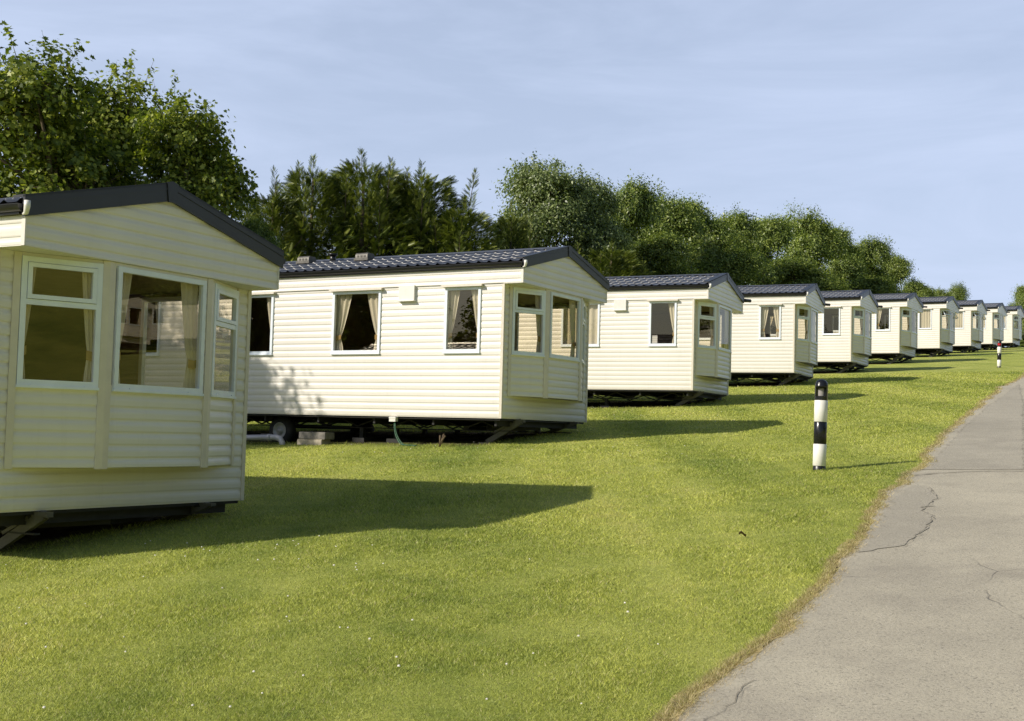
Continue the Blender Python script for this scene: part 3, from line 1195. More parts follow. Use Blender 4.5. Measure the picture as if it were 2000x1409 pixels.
# extras on the second caravan: roof cowls, socket box, and the notice in the third one's window
def cowl():
    m = MB()
    prof = [(-.11, 0), (-.11, .07), (-.08, .105), (.08, .105), (.11, .07), (.11, 0)]
    P = [[(x, y, z) for x, z in prof] for y in (-.13, .13)]
    m.grid(P)
    for r_ in P: m.face(r_)
    m.box(-.13, .13, -.15, .15, -.03, .012)
    for k in range(3): m.box(-.116, .116, -.09 + k * .07, -.05 + k * .07, .03, .06)
    return m.mesh('roof_vent', M_STEEL)
cw = cowl()
for (u, v) in ((1.22, 4.85), (1.22, 3.55)):
    o = link('roof_vent', cw, ROOTS[1]); o.location = (u, v, CLR + H_RIDGE - .09)
m = MB(); m.tube([(0, 0, -.05), (0, 0, .09)], .055, 14); m.tube([(0, 0, .09), (0, 0, .12)], .085, 14)
o = m.build('flue', M_GUT, ROOTS[1]); o.location = (1.3, 4.32, CLR + H_RIDGE - .06)
m = MB(); m.box(-.05, .03, 1.93, 2.05, CLR - .085, CLR - .006); m.box(-.055, .035, 1.92, 2.06, CLR - .03, CLR - .022)
m.build('socket_box', M_WHITE, ROOTS[1])


def mat_notice():
    t = NT('printed_notice')
    s = t.n('ShaderNodeSeparateXYZ'); t.l(t.objco(), s.inputs[0])
    ln = t.math('FRACT', t.math('MULTIPLY', s.outputs[2], 22.0))
    return t.done(t.pbsdf(t.mix(t.ramp(ln, [(.55, 0.0), (.6, .55)]), (.76, .77, .80), (.22, .25, .45)), .6))
m = MB(); m.face([(0, 1.04, CLR + 1.09), (0, .90, CLR + 1.09), (0, .90, CLR + 1.27), (0, 1.04, CLR + 1.27)])
o = m.build('notice', mat_notice(), ROOTS[2]); o.location = (.012, -.03, 0)

# hose, pipe and blocks by the second caravan
a = hp(1, -.01, 1.97, -.08)
P = [a]
for f in np.linspace(.1, 1, 12):
    u, v = -.01 - .16 * f, 1.97 - .46 * f ** 1.6
    w = -.08 - .42 * (1 - (1 - f) ** 2.2)
    q = hp(1, u, v, w); q.z = max(q.z, ztf(q.x, q.y) + .02); P.append(q)
q = hp(1, -.22, 1.40, 0); q.z = ztf(q.x, q.y) + .02; P.append(q)
m = MB(); m.tube(P, .010, 8)
P2 = [p + Vector((.012, -.004, .0)) * (1 + i * .3) for i, p in enumerate(P[:9])]
m.tube(P2, .008, 8)
tag(m.build('garden_hose', M_HOSE), 'thin green hose hanging from a white socket under the second caravan', 'hose')
m = MB()
pp = [hp(1, -.14, 5.6, -.44), hp(1, -.14, 4.4, -.40), hp(1, -.14, 4.28, -.40), hp(1, -.14, 4.20, -.425), hp(1, -.14, 4.16, -.48), hp(1, -.14, 4.15, -.62)]
m.tube(pp, [.05] * 6, 16)
m.tube([hp(1, -.14, 4.47, -.402), hp(1, -.14, 4.40, -.40)], .058, 16)
tag(m.build('waste_pipe', M_PIPE), 'grey white plastic waste pipe with an elbow lying along the second caravan', 'pipe')


def block(i, u, v, w0, du, dv, dw, mat, label, rot=0.0):
    rz = PI / 2 - HOMES[i][3] + rot
    base = hp(i, u, v, 0); base.z = w0
    import bmesh
    bm = bmesh.new()
    bmesh.ops.create_cube(bm, size=1)
    for vtx in bm.verts: vtx.co = Vector((vtx.co.x * du, vtx.co.y * dv, (vtx.co.z + .5) * dw))
    bmesh.ops.bevel(bm, geom=bm.edges[:], offset=.008, segments=2, affect='EDGES')
    bmesh.ops.subdivide_edges(bm, edges=bm.edges[:], cuts=1, use_grid_fill=True)
    r = random.Random(int(w0 * 1000) + i)
    for vtx in bm.verts: vtx.co += Vector((r.gauss(0, .002), r.gauss(0, .002), r.gauss(0, .0015)))
    me = bpy.data.meshes.new('concrete_block'); bm.to_mesh(me); bm.free(); me.materials.append(mat)
    o = link('concrete_block', me); o.location = base; o.rotation_euler = (0, 0, rz)
    return tag(o, label, 'block', 'concrete blocks under the second caravan')


p = hp(1, -.02, 3.6, 0); gz = ztf(p.x, p.y)
block(1, .0, 3.60, gz - .03, .24, .52, .12, M_CONC2, 'pale sandy concrete block on the ground, lowest of the two beside the wheel')
block(1, .02, 3.56, gz + .092, .26, .56, .12, M_CONC, 'grey concrete block lying on top of the pale block beside the wheel')
block(1, .60, 4.95, gz + .02, .22, .44, .14, M_CONC, 'dark grey concrete block behind the white pipe, left of the wheel')
# low dead dock stem at the edge of the second caravan's shadow
q = hp(1, -.25, .95, 0); q.z = ztf(q.x, q.y)
m = MB(); r = random.Random(5)
for k in range(4):
    m.tube([q, q + Vector((r.uniform(-.03, .05), 0, .09)), q + Vector((r.uniform(-.02, .10), r.uniform(-.03, .03), .16 + .05 * r.random()))], [.008, .012, .016], 6)
tag(m.build('dock_stem', M_DEAD), 'small dry brown weed standing in front of the second caravan', 'weed')

# ------------------------------------------------------------------ bollards


def bollard(base, tilt, label, red, turn):
    r0 = .074
    root = empty('bollard_light', base, 0, label, 'bollard', 'black and white striped bollards on the lawn')
    root.rotation_euler = (R(-.3), tilt, 0)

    def cyl(name, z0, z1, rad, mat):
        m = MB(); m.tube([(0, 0, z0), (0, 0, z0 + .003), (0, 0, z1 - .003), (0, 0, z1)], [rad - .003, rad, rad, rad - .003], 40)
        return m.build(name, mat, root)
    cyl('base_band', -.1, .045, r0 - .002, M_GUT)
    cyl('white_band', .0455, .298, r0 + .002, M_PWHITE)
    cyl('black_band', .2985, .555, r0, M_PBLACK)
    cyl('white_band', .5555, .805, r0 + .002, M_PWHITE)
    # head: open lamp housing, a hood over a recessed lens
    m = MB()
    n = 48
    half = R(52)
    lv = [(.806, r0 - .003), (.812, r0), (.852, r0), (.852, r0), (.955, r0), (.955, r0), (.985, r0), (1.008, r0 * .93), (1.028, r0 * .76), (1.042, r0 * .5), (1.049, r0 * .22), (1.051, .0)]

    def pt(a, z, rad): return (rad * math.cos(a + turn), rad * math.sin(a + turn), z)
    for i in range(n):
        a0, a1 = 2 * PI * i / n, 2 * PI * (i + 1) / n
        am = (a0 + a1) / 2
        dl = min(am, 2 * PI - am)
        for k, ((z0, ra), (z1, rb)) in enumerate(zip(lv, lv[1:])):
            if k in (2, 4): continue
            if k == 3 and dl < half: continue
            m.face([pt(a0, z0, ra), pt(a1, z0, ra), pt(a1, z1, rb), pt(a0, z1, rb)], True)
        if dl < half:
            ri_ = r0 * .58
            m.face([pt(a0, .852, r0), pt(a1, .852, r0), pt(a1, .858, ri_), pt(a0, .858, ri_)])
            m.face([pt(a0, .945, ri_), pt(a1, .945, ri_), pt(a1, .955, r0), pt(a0, .955, r0)])
    for s in (-1, 1):
        a = s * half
        q = [pt(a, .852, r0), pt(a, .858, r0 * .5), pt(a, .945, r0 * .5), pt(a, .955, r0)]
        m.face(q); 
    # hood lip
    P = []
    for i in range(17):
        a = -half * 1.05 + 2.1 * half * i / 16
        P.append([pt(a, .985, r0), pt(a, .975, r0 * 1.05), pt(a, .952 - .012 * math.cos(a / half * PI / 2 * .9), r0 * 1.07), pt(a, .955, r0 * .99)])
    m.grid(P)
    hd = m.build('lamp_head', M_PBLACK, root)
    m = MB(); P = []
    for i in range(13):
        a = -half + 2 * half * i / 12
        P.append([pt(a, .856, r0 * .57), pt(a, .948, r0 * .57)])
    m.grid(P)
    m.build('lens', M_RED if red else M_LENS, hd)
    if red:
        m = MB(); P = []
        for i in range(13):
            a = -half + 2 * half * i / 12
            P.append([pt(a, .86, r0 * 1.02), pt(a, .945, r0 * 1.02)])
        m.grid(P); m.build('red_reflector', M_RED, hd)
    return root


toward = math.atan2(-14.5, -5.0)
BOLL = [(q.x, q.y) for q in (gpix(1600, 918), gpix(1951.5, 718.5))]
bollard(gpix(1600, 918), R(1.0), 'nearer black and white striped bollard with a hooded black lamp head', False, toward)
bollard(gpix(1951.5, 718.5), R(.5), 'far small black and white bollard with a red panel in its head', True, math.atan2(-52, -22))

# ------------------------------------------------------------------ trees
def rand_rot(N, rs, up_bias, outward, spin_only=False):
    """orthonormal frames; local z (leaf normal) leans to up/outward"""
    nrm = rs.randn(N, 3) * .55 + np.array([0, 0, up_bias]) + outward * .6
    nrm /= np.linalg.norm(nrm, axis=1, keepdims=True)
    t = rs.randn(N, 3) + outward * 1.2 + np.array([0, 0, -.5])
    t -= nrm * (t * nrm).sum(1, keepdims=True)
    t /= np.linalg.norm(t, axis=1, keepdims=True)
    b = np.cross(nrm, t)
    return t, b, nrm


SYC = np.array([(0, 0), (.16, .10), (.12, .40), (.36, .26), (.52, .48), (.68, .20), (1.0, 0), (.68, -.20), (.52, -.48), (.36, -.26), (.12, -.40), (.16, -.10)])
RHO = np.array([(0, 0), (.38, .24), (1.0, 0), (.38, -.24)])


def leaves(points, outward, size, tmpl, rs, up_bias=.7, droop=.12):
    N = len(points)
    t, b, n = rand_rot(N, rs, up_bias, outward)
    s = size * (.65 + .7 * rs.rand(N))[:, None, None]
    k = len(tmpl)
    lx = tmpl[:, 0][None, :, None]; ly = tmpl[:, 1][None, :, None]
    z = (-droop * lx ** 2 + .12 * np.abs(ly))
    V = points[:, None, :] + s * (t[:, None, :] * lx + b[:, None, :] * ly + n[:, None, :] * z)
    return V


def broadleaf(name_leaf, mat, seed, height, radius, n_clump, per, size, tmpl, trunk_h=.22, shoots=0, up_bias=.7, lob=12, clump_r=.42, low=.08):
    """unit tree around the origin: returns (trunk mesh, crown mesh)"""
    rs = np.random.RandomState(seed)
    lobes = []
    for i in range(lob):
        a = 2 * PI * (i / lob + rs.rand() * .12) * 2.4
        zf = low + .08 + (.80 - low) * (i + .5) / lob
        rr = radius * (.62 if zf < .75 else .40) * (.55 + .5 * rs.rand()) * math.sqrt(max(.08, 1 - ((zf - .40) / .66) ** 2))
        lobes.append((np.array([rr * math.cos(a), rr * math.sin(a), zf * height]), radius * (.36 + .20 * rs.rand()), ))
    lobes.append((np.array([rs.randn() * .12 * radius, rs.randn() * .12 * radius, height * .84]), radius * .38))
    m = MB()
    tr = [(0, 0, -.3)]
    for k in range(1, 7):
        f = k / 6
        tr.append((.10 * radius * math.sin(f * 3 + seed), .10 * radius * math.cos(f * 2.3 + seed) - .1 * radius, f * height * .72))
    r0 = .022 * height
    m.tube(tr, [r0 * (1 - .13 * k) for k in range(7)], 9)
    pts, outs = [], []
    limb_base = [Vector(p) for p in tr[1:5]]
    for c, lr in lobes:
        b = min(limb_base, key=lambda q: abs(q.z - max(.1, c[2] - .30 * height)))
        cv = Vector(c)
        mid = b.lerp(cv, .5) + Vector((0, 0, .06 * height))
        m.tube([b, mid, cv], [r0 * .42, r0 * .28, r0 * .12], 6)
        nc = max(3, int(n_clump / len(lobes)))
        for _ in range(nc):
            d = rs.randn(3); d /= np.linalg.norm(d)
            if d[2] < -.5: d[2] *= -.6
            q = c + d * lr * (.55 + .55 * rs.rand() ** .6) * np.array([1, 1, .9])
            if q[2] < low * height: q[2] = low * height + rs.rand() * .3
            if rs.rand() < .5:
                qv = Vector(q); m.tube([cv, cv.lerp(qv, .6) + Vector((0, 0, .05 * lr)), qv], [r0 * .11, r0 * .07, r0 * .025], 4, False)
            cr = clump_r * (.6 + .8 * rs.rand())
            k = int(per * (.5 + rs.rand()))
            P = q + rs.randn(k, 3) * cr * np.array([.55, .55, .38])
            pts.append(P); o = P - (c * .6 + np.array([0, 0, c[2] * .4]))
            outs.append(o / (np.linalg.norm(o, axis=1, keepdims=True) + 1e-6))
    for _ in range(shoots):
        c, lr = lobes[rs.randint(len(lobes))]
        d = rs.randn(3); d[2] = abs(d[2]) + .55; d /= np.linalg.norm(d)
        a = c + d * lr * .8; L = lr * (.22 + .45 * rs.rand())
        d2 = d + np.array([0, 0, .5]); d2 /= np.linalg.norm(d2)
        b = a + d2 * L
        m.tube([Vector(c), Vector(a), Vector(b)], [r0 * .09, r0 * .05, r0 * .015], 4, False)
        k = int(18 + 20 * rs.rand())
        f = rs.rand(k) ** .7
        P = a + (b - a) * f[:, None] + rs.randn(k, 3) * .13 * clump_r * 1.3
        pts.append(P); outs.append(np.tile(d, (k, 1)) + rs.randn(k, 3) * .4)
    P = np.concatenate(pts); O = np.concatenate(outs)
    V = leaves(P, O, size, tmpl, rs, up_bias)
    crown = np_mesh('crown', V, len(tmpl), mat, {'rnd': rs.rand(len(P))})
    return m.mesh('trunk', M_BARK), crown


# feathery cypress spray: a tapering rib with side spikes
def frond_tmpl():
    T = []
    T.append([(0, .02), (0, -.02), (1.0, 0)])
    for i in range(8):
        f = .08 + .86 * i / 8
        L = .36 * (1 - f * .72)
        for s in (-1, 1):
            T.append([(f - .035, 0), (f + .04, 0), (f + L * .80, s * L * .62)])
            if i < 5: T.append([(f + L * .34, s * L * .24), (f + L * .44, s * L * .30), (f + L * .78, s * L * .20)])
    return np.array(T)         # (n,3,2)


FR = frond_tmpl()


def cypress(seed, height, radius, n_fr, leaders=5):
    rs = np.random.RandomState(seed)
    m = MB()
    m.tube([(0, 0, -.3), (0, 0, height * .4), (.03, 0, height * .9)], [.02 * height, .014 * height, .003 * height], 8)
    pos, dirs, sz = [], [], []
    tips = [(0, 0, 1.0)] + [(rs.uniform(-.62, .62), rs.uniform(-.62, .62), rs.uniform(.74, .97)) for _ in range(leaders + 4)]
    N = n_fr
    a = rs.rand(N) * 2 * PI
    zf = rs.rand(N) ** 1.1 * .90
    lump = 1 + .20 * np.sin(a * 3 + zf * 9 + seed) + .16 * np.sin(a * 6 - zf * 17 + seed * 2) + .10 * np.sin(zf * 34 + a * 2)
    env = 1.2 * radius * np.clip(1.03 - zf, 0, 1) ** .72 * lump
    rr = env * (.55 + .48 * rs.rand(N) ** .5)
    P = np.stack([rr * np.cos(a), rr * np.sin(a), zf * height + .1], -1)
    D = np.stack([np.cos(a), np.sin(a), .02 + .75 * zf + .25 * rs.randn(N)], -1) + rs.randn(N, 3) * .30
    pos.append(P); dirs.append(D); sz.append((.25 + .30 * rs.rand(N)) * (1.05 - .35 * zf))
    # leading shoots with small sprays up their length
    for tx, ty, tz in tips:
        base = np.array([tx * radius * .9, ty * radius * .9, (tz - .24) * height]); top = np.array([tx * radius + rs.randn() * .08, ty * radius + rs.randn() * .08, tz * height])
        m.tube([Vector((0, 0, base[2] * .8)), Vector(base), Vector(top)], [.03, .022, .004], 5, False)
        k = 90
        f = rs.rand(k) ** .8
        b = rs.rand(k) * 2 * PI
        w = .34 * (1 - f) ** .8 * radius * .30
        Q = base + (top - base) * f[:, None] + np.stack([w * np.cos(b), w * np.sin(b), 0 * b], -1) * .7
        DD = np.stack([np.cos(b), np.sin(b), 1.0 + .8 * f], -1) + rs.randn(k, 3) * .2
        pos.append(Q); dirs.append(DD); sz.append(.42 * (1 - .68 * f) + .05)
    P = np.concatenate(pos); D = np.concatenate(dirs); S = np.concatenate(sz)
    D /= np.linalg.norm(D, axis=1, keepdims=True)
    N = len(P)
    side = np.cross(D, np.array([0, 0, 1.0]) + rs.randn(N, 3) * .55); side /= np.linalg.norm(side, axis=1, keepdims=True)
    nn = np.cross(D, side)
    lx = FR[:, :, 0][None, :, :, None]; ly = FR[:, :, 1][None, :, :, None]
    V = P[:, None, None, :] + S[:, None, None, None] * (D[:, None, None, :] * lx + side[:, None, None, :] * ly - nn[:, None, None, :] * 0 + np.array([0, 0, -.12]) * lx ** 2)
    V = V.reshape(-1, 3, 3)
    return m.mesh('trunk', M_BARK), np_mesh('crown', V, 3, M_LCYP, {'rnd': np.repeat(rs.rand(N), len(FR))})


def plant(name, meshes, px, top_py, Y, hw, mh, mr, label, cat, group=None, rot=0.0, base=None, sx=None):
    """stand a unit tree (height mh, radius mr) where its crown's middle is seen at px, its top at top_py, Y metres out"""
    if base is None:
        d = ray(px, top_py); t = Y / d.y
        x, y, zt_ = d.x * t, Y, d.z * t + EYE
        H = zt_ - ztf(x, y)
        rad = hw * Y / F_PX
    else:
        x, y, H, rad = base
    root = empty(name, (x, y, ztf(x, y) - .05), rot, label, cat, group)
    s = rad / mr
    root.scale = (s, s, H / mh)
    tr = link('trunk', meshes[0], root); cr = link('crown', meshes[1], root)
    return root


syc = [broadleaf('syc', M_LSYC, 21, 9.0, 3.0, 520, 66, .145, SYC, shoots=90, lob=20, clump_r=.42, up_bias=.75, low=.05),
       broadleaf('syc', M_LSYC, 33, 9.0, 3.0, 500, 66, .145, SYC, shoots=90, lob=19, clump_r=.42, up_bias=.75, low=.05)]
cyp = [cypress(5, 8.0, 2.2, 10500, 6), cypress(9, 8.0, 2.2, 10500, 5), cypress(14, 8.0, 2.2, 10500, 7)]
wil = broadleaf('wil', M_LWIL, 41, 9.5, 2.6, 860, 90, .145, RHO, shoots=16, lob=24, clump_r=.46, low=.03, up_bias=.4)
haw = [broadleaf('haw', M_LHAW, 51, 8.5, 2.6, 860, 90, .145, RHO, shoots=16, lob=24, clump_r=.46, low=.03),
       broadleaf('haw', M_LHAW, 57, 8.5, 2.6, 860, 90, .145, RHO, shoots=16, lob=24, clump_r=.46, low=.03)]
ash = [broadleaf('ash', M_LYEL, 61, 8.5, 2.6, 860, 90, .145, RHO, shoots=16, lob=24, clump_r=.46, low=.03),
       broadleaf('ash', M_LYEL, 68, 8.5, 2.6, 860, 90, .145, RHO, shoots=16, lob=24, clump_r=.46, low=.03)]

GS = 'broad-leaved trees behind the nearest caravan'
plant('sycamore_tree', syc[0], 85, 100, 30, 225, 9.0, 3.0, 'tallest leafy sycamore at the top left, behind the nearest caravan', 'tree', GS, 2.1)
plant('sycamore_tree', syc[1], 365, 190, 31.5, 165, 9.0, 3.0, 'lower sycamore sloping down beside the conifers, right of the tallest one', 'tree', GS, .6)
plant('sycamore_tree', syc[0], -190, 290, 28, 190, 9.0, 3.0, 'sycamore cut off by the left edge of the photo', 'tree', GS, 4.0)
plant('sycamore_tree', syc[1], 235, 160, 34, 190, 9.0, 3.0, 'middle sycamore, partly hidden between the tallest and the lower one', 'tree', GS, 3.4)
GC = 'cypress trees behind the second caravan'
for k, (px, ty, Y, hw, lab) in enumerate([
        (612, 302, 41, 92, 'dark cypress with two thin leading shoots, leftmost tall conifer'),
        (712, 288, 42, 105, 'tallest dark cypress in the middle of the conifer clump'),
        (828, 312, 43, 100, 'dark cypress with forked top, right of the tallest conifer'),
        (905, 385, 42, 85, 'lower dark cypress sloping down at the right of the conifer clump'),
        (535, 352, 40, 80, 'shaded cypress beside the sycamores, lowest at the left of the conifers'),
        (770, 335, 46, 90, 'cypress half hidden behind the middle of the conifer clump'),
        (1000, 395, 44, 48, 'narrow light green cypress at the foot of the willow'),
        (1195, 468, 45, 75, 'small cypress showing above the second caravan\'s gable')]):
    plant('cypress_tree', cyp[k % 3], px, ty, Y, hw * 1.5, 8.0, 2.2, lab, 'conifer', GC, k * 1.3)
GW = 'broad-leaved trees along the top of the row'
for k, (ms, px, ty, Y, hw, nm, mh, lab) in enumerate([
        (wil, 1062, 300, 52, 95, 'willow_tree', 9.5, 'tall grey green willow with pale bare branch, left end of the tree line'),
        (wil, 1150, 335, 53, 85, 'willow_tree', 9.5, 'second grey green willow, just right of the tall one'),
        (haw[0], 1230, 350, 57, 75, 'hawthorn_tree', 8.5, 'dark hawthorn right of the two willows'),
        (haw[1], 1295, 372, 62, 72, 'hawthorn_tree', 8.5, 'dark rounded hawthorn above the third caravan\'s roof'),
        (haw[0], 1365, 388, 66, 72, 'hawthorn_tree', 8.5, 'hawthorn above the gap between the third and fourth caravans'),
        (haw[1], 1432, 408, 71, 66, 'hawthorn_tree', 8.5, 'hawthorn left of the pale yellow green ash trees'),
        (ash[0], 1492, 416, 76, 62, 'ash_tree', 8.5, 'yellow green ash above the fourth caravan\'s gable'),
        (ash[1], 1582, 408, 82, 66, 'ash_tree', 8.5, 'tallest ash with rounded crown above the fifth caravan'),
        (ash[0], 1640, 438, 88, 58, 'ash_tree', 8.5, 'ash just right of the rounded tallest one'),
        (haw[0], 1697, 464, 93, 52, 'hawthorn_tree', 8.5, 'dark hawthorn above the sixth caravan'),
        (haw[1], 1742, 492, 97, 42, 'hawthorn_tree', 8.5, 'hawthorn at the steep right end of the tree line'),
        (haw[0], 1795, 546, 104, 38, 'hawthorn_tree', 8.5, 'low dark hawthorn above the seventh caravan'),
        (haw[1], 1835, 562, 110, 28, 'hawthorn_tree', 8.5, 'low hawthorn peeping over the eighth caravan\'s roof'),
        (ash[1], 1868, 553, 118, 26, 'ash_tree', 8.5, 'small isolated ash standing out against the sky on the ridge'),
        (ash[0], 1997, 553, 124, 26, 'ash_tree', 8.5, 'small ash at the right edge, above the farthest caravans')]):
    plant(nm, ms, px, ty, Y, hw * 1.15, mh, 2.6, lab, 'tree', GW, k * 1.7)
plant('hedge_bush', haw[0], 1999, 664, 112, 12, 8.5, 2.6, 'tiny round bush beyond the last caravan at the right edge', 'bush', None, 1.0)
# lower scrub filling the foot of the tree line
GB = 'dark scrub at the foot of the tree line'
for k, (px, ty, Y, hw, lab) in enumerate([
        (505, 420, 36, 70, 'dark scrub in the gap between the first and second caravans'),
        (1290, 450, 56, 90, 'dark scrub below the willows, above the third caravan'),
        (1420, 480, 64, 90, 'dark scrub above the fourth caravan\'s roof'),
        (1560, 500, 74, 90, 'dark scrub above the fifth caravan\'s roof'),
        (1690, 540, 86, 80, 'dark scrub above the sixth caravan\'s roof')]):
    plant('scrub_bush', haw[k % 2], px, ty, Y, hw, 8.5, 2.6, lab, 'bush', GB, k * 2.3)
# trees out of frame to the lower left and across the road: they show in the window glass and shade the second caravan; more across the road added to dim skylight on the fronts
GO = 'trees outside the frame mirrored in the caravan windows'
for k, (x, y, H, rad) in enumerate([(-13.0, 18.6, 8.5, 1.9), (-15.8, 19.6, 10.2, 2.1), (-24, 10, 8.0, 3.2), (-28, 2, 9, 3.5), (-24, -7, 9, 3.5), (-17, -14, 9, 3.4), (-34, 14, 9, 3.5),
                                    (30, 5, 9.5, 4), (33, 11, 9, 4), (24, -8, 8, 3.4), (27, -2, 9, 3.6), (44, 37, 9.5, 4.2), (52, 46, 10, 4.5), (38, 46, 9, 3.2), (60, 60, 10, 4.5), (50, 62, 9, 4), (76, 30, 12, 5), (80, 38, 12, 5.5), (78, 46, 12, 5)]):
    plant('sycamore_tree' if k < 7 else 'hawthorn_tree', (syc if k < 7 else haw)[k % 2], 0, 0, 0, 0, 9.0 if k < 7 else 8.5, 3.0 if k < 7 else 2.6,
          'tree added across the road to darken window reflections and the caravan fronts' if k > 6 else 'tree left of the frame seen as a reflection in side windows', 'tree', GO, k * 1.1, (x, y, H, rad))

# ------------------------------------------------------------------ grass blades, clover, dead leaf
def grass():
    rs = np.random.RandomState(77)
    N = 1450000
    r = np.exp(rs.rand(N) * math.log(48 / 4.2)) * 4.2
    a = R(90) + (rs.rand(N) - .5) * R(62)
    x, y = r * np.cos(a), r * np.sin(a)
    sd = signed_edge(x, y)
    near_home = np.zeros(N)
    for (hx, hy, hz, yw) in HOMES[:5]:
        u, v = home_local(x, y, hx, hy, yw)
        dd = np.minimum(np.minimum(u - .12, W - .25 - u), np.minimum(v - .45, LEN - v))
        near_home = np.maximum(near_home, np.clip(1 - np.abs(dd) / .22, 0, 1))
    for bx_, by_ in BOLL:
        near_home = np.maximum(near_home, np.clip(1.2 - np.hypot(x - bx_, y - by_) / .16, 0, 1))
    keep = (sd < .02 + .05 * rs.rand(N)) & (rs.rand(N) < np.clip(1.15 + sd * -2, .45, 1))
    for (hx, hy, hz, yw) in HOMES[:5]:
        u, v = home_local(x, y, hx, hy, yw)
        d = np.minimum(np.minimum(u - .12, W - .25 - u), np.minimum(v - .45, LEN - v))
        keep &= ~(d + .25 * (rs.rand(N) - .5) > 0)
    x, y, r, sd, near_home = x[keep], y[keep], r[keep], sd[keep], near_home[keep]
    N = len(x)
    z = zt(x, y)
    h = (.011 + .012 * rs.rand(N) ** 1.3) * (1 + .25 * np.clip((r - 8) / 14, 0, 2))
    edge = np.clip(1 + sd / .15, 0, 1)
    h *= 1 + 1.1 * edge * rs.rand(N)
    h *= 1 + near_home * 1.8 * rs.rand(N) ** 2
    w = (.0022 + .0016 * rs.rand(N)) * np.clip(r / 8.0, .8, 5)
    th = rs.rand(N) * 2 * PI
    ln = h * (.6 + 1.3 * rs.rand(N))
    dx, dy = np.cos(th), np.sin(th)
    ph = rs.rand(N) * 2 * PI
    bx, by = np.cos(ph) * w, np.sin(ph) * w
    b0 = np.stack([x - bx, y - by, z - .006], -1); b1 = np.stack([x + bx, y + by, z - .006], -1)
    tp = np.stack([x + dx * ln, y + dy * ln, z + h], -1)
    V = np.stack([b0, b1, tp], 1)
    dry = np.clip(edge * 1.25 - .25 * rs.rand(N), 0, 1) * (rs.rand(N) < .25 + .75 * edge)
    dry = np.maximum(dry, (rs.rand(N) < .06) * .75)
    # longer straw lying along the very edge of the asphalt
    n2 = 46000
    pk = 1.0 / np.clip(np.hypot(DX, DY), 4.5, 80) ** 1.7; pk[DY < 2] = 0; pk /= pk.sum()
    k = rs.choice(len(DX), n2, p=pk)
    clump = np.interp(k, np.arange(0, len(DX), 5), np.convolve(rs.rand(len(np.arange(0, len(DX), 5))), np.ones(3) / 3, 'same'))
    of = RAG[k] - .075 + (.085 + .17 * (clump - .45)) * rs.rand(n2) ** .8
    x = DX[k] + NX[k] * of + rs.randn(n2) * .01; y = DY[k] + NY[k] * of + rs.randn(n2) * .01
    ok = (y > 2) & (y < 45)
    x, y = x[ok], y[ok]; n2 = len(x); z = zt(x, y) + .008
    th = rs.rand(n2) * 2 * PI; ln2 = .02 + .05 * rs.rand(n2); hh = .004 + .028 * rs.rand(n2) ** 2
    wd = (.0022 + .0012 * rs.rand(n2)) * np.clip(y / 8, .8, 4)
    bx, by = -np.sin(th) * wd, np.cos(th) * wd
    V2 = np.stack([np.stack([x - bx, y - by, z], -1), np.stack([x + bx, y + by, z], -1), np.stack([x + np.cos(th) * ln2, y + np.sin(th) * ln2, z + hh], -1)], 1)
    V = np.concatenate([V, V2]); dry = np.concatenate([dry, .35 + .65 * rs.rand(n2) ** .7]); N = len(V)
    me = np_mesh('lawn_grass', V, 3, M_BLADE, {'rnd': rs.rand(N), 'dry': dry})
    tag(link('lawn_grass', me), 'short mown green grass covering the sloping lawn', 'grass', None, 'stuff')


grass()


def clover():
    rs = np.random.RandomState(8)
    m = MB()
    pts = []
    for _ in range(36):
        px, py = rs.uniform(0, 1300), rs.uniform(1090, 1400)
        pts.append((px, py))
    for _ in range(34): pts.append((rs.uniform(560, 1350), rs.uniform(868, 900)))
    for _ in range(22): pts.append((rs.uniform(280, 760), rs.uniform(1050, 1120)))
    for _ in range(26): pts.append((rs.uniform(1150, 1420), rs.uniform(800, 830)))
    for px, py in pts:
        p = gpix(px, py)
        if signed_edge(np.array([p.x]), np.array([p.y]))[0] > -.3: continue
        s = .0045 + .004 * rs.rand()
        c = Vector((p.x, p.y, p.z + .028 + .01 * rs.rand()))
        ring1 = [c + Vector((math.cos(k * PI / 3) * s, math.sin(k * PI / 3) * s, -.2 * s)) for k in range(6)]
        ring2 = [c + Vector((math.cos(k * PI / 3) * s * .7, math.sin(k * PI / 3) * s * .7, .7 * s)) for k in range(6)]
        for k in range(6):
            m.face([ring1[k], ring1[(k + 1) % 6], ring2[(k + 1) % 6], ring2[k]])
        m.face(ring2)
    tag(m.build('clover_flowers', M_FLOW), 'tiny white clover flowers scattered through the mown lawn', 'flowers', None, 'stuff')


clover()
p = gpix(1450, 1053)
m = MB()
P = []
for i in range(7):
    a = i / 6
    P.append([(p.x - .028 + .056 * a, p.y + s * .016 * math.sin(PI * min(1, a + .1)) - .01 * a, p.z + .03 + .02 * abs(s) + .012 * math.sin(a * 5)) for s in (-1, 0, 1)])
m.grid(P)
tag(m.build('fallen_leaf', M_DEAD), 'single curled brown leaf lying on the lawn in front of the bollard', 'leaf')

# ------------------------------------------------------------------ sun and sky
SUN_AZ, SUN_EL = R(22.3), R(33.5)        # travel direction in plan, elevation
d = Vector((math.cos(SUN_AZ) * math.cos(SUN_EL), math.sin(SUN_AZ) * math.cos(SUN_EL), -math.sin(SUN_EL)))
sl = bpy.data.lights.new('sun', 'SUN'); sl.energy = 5.0; sl.angle = R(.5); sl.color = (1.0, .93, .80)
so = bpy.data.objects.new('sun', sl); col.objects.link(so)
so.rotation_euler = d.to_track_quat('-Z', 'Y').to_euler()
so.location = (-30, -12, 30)

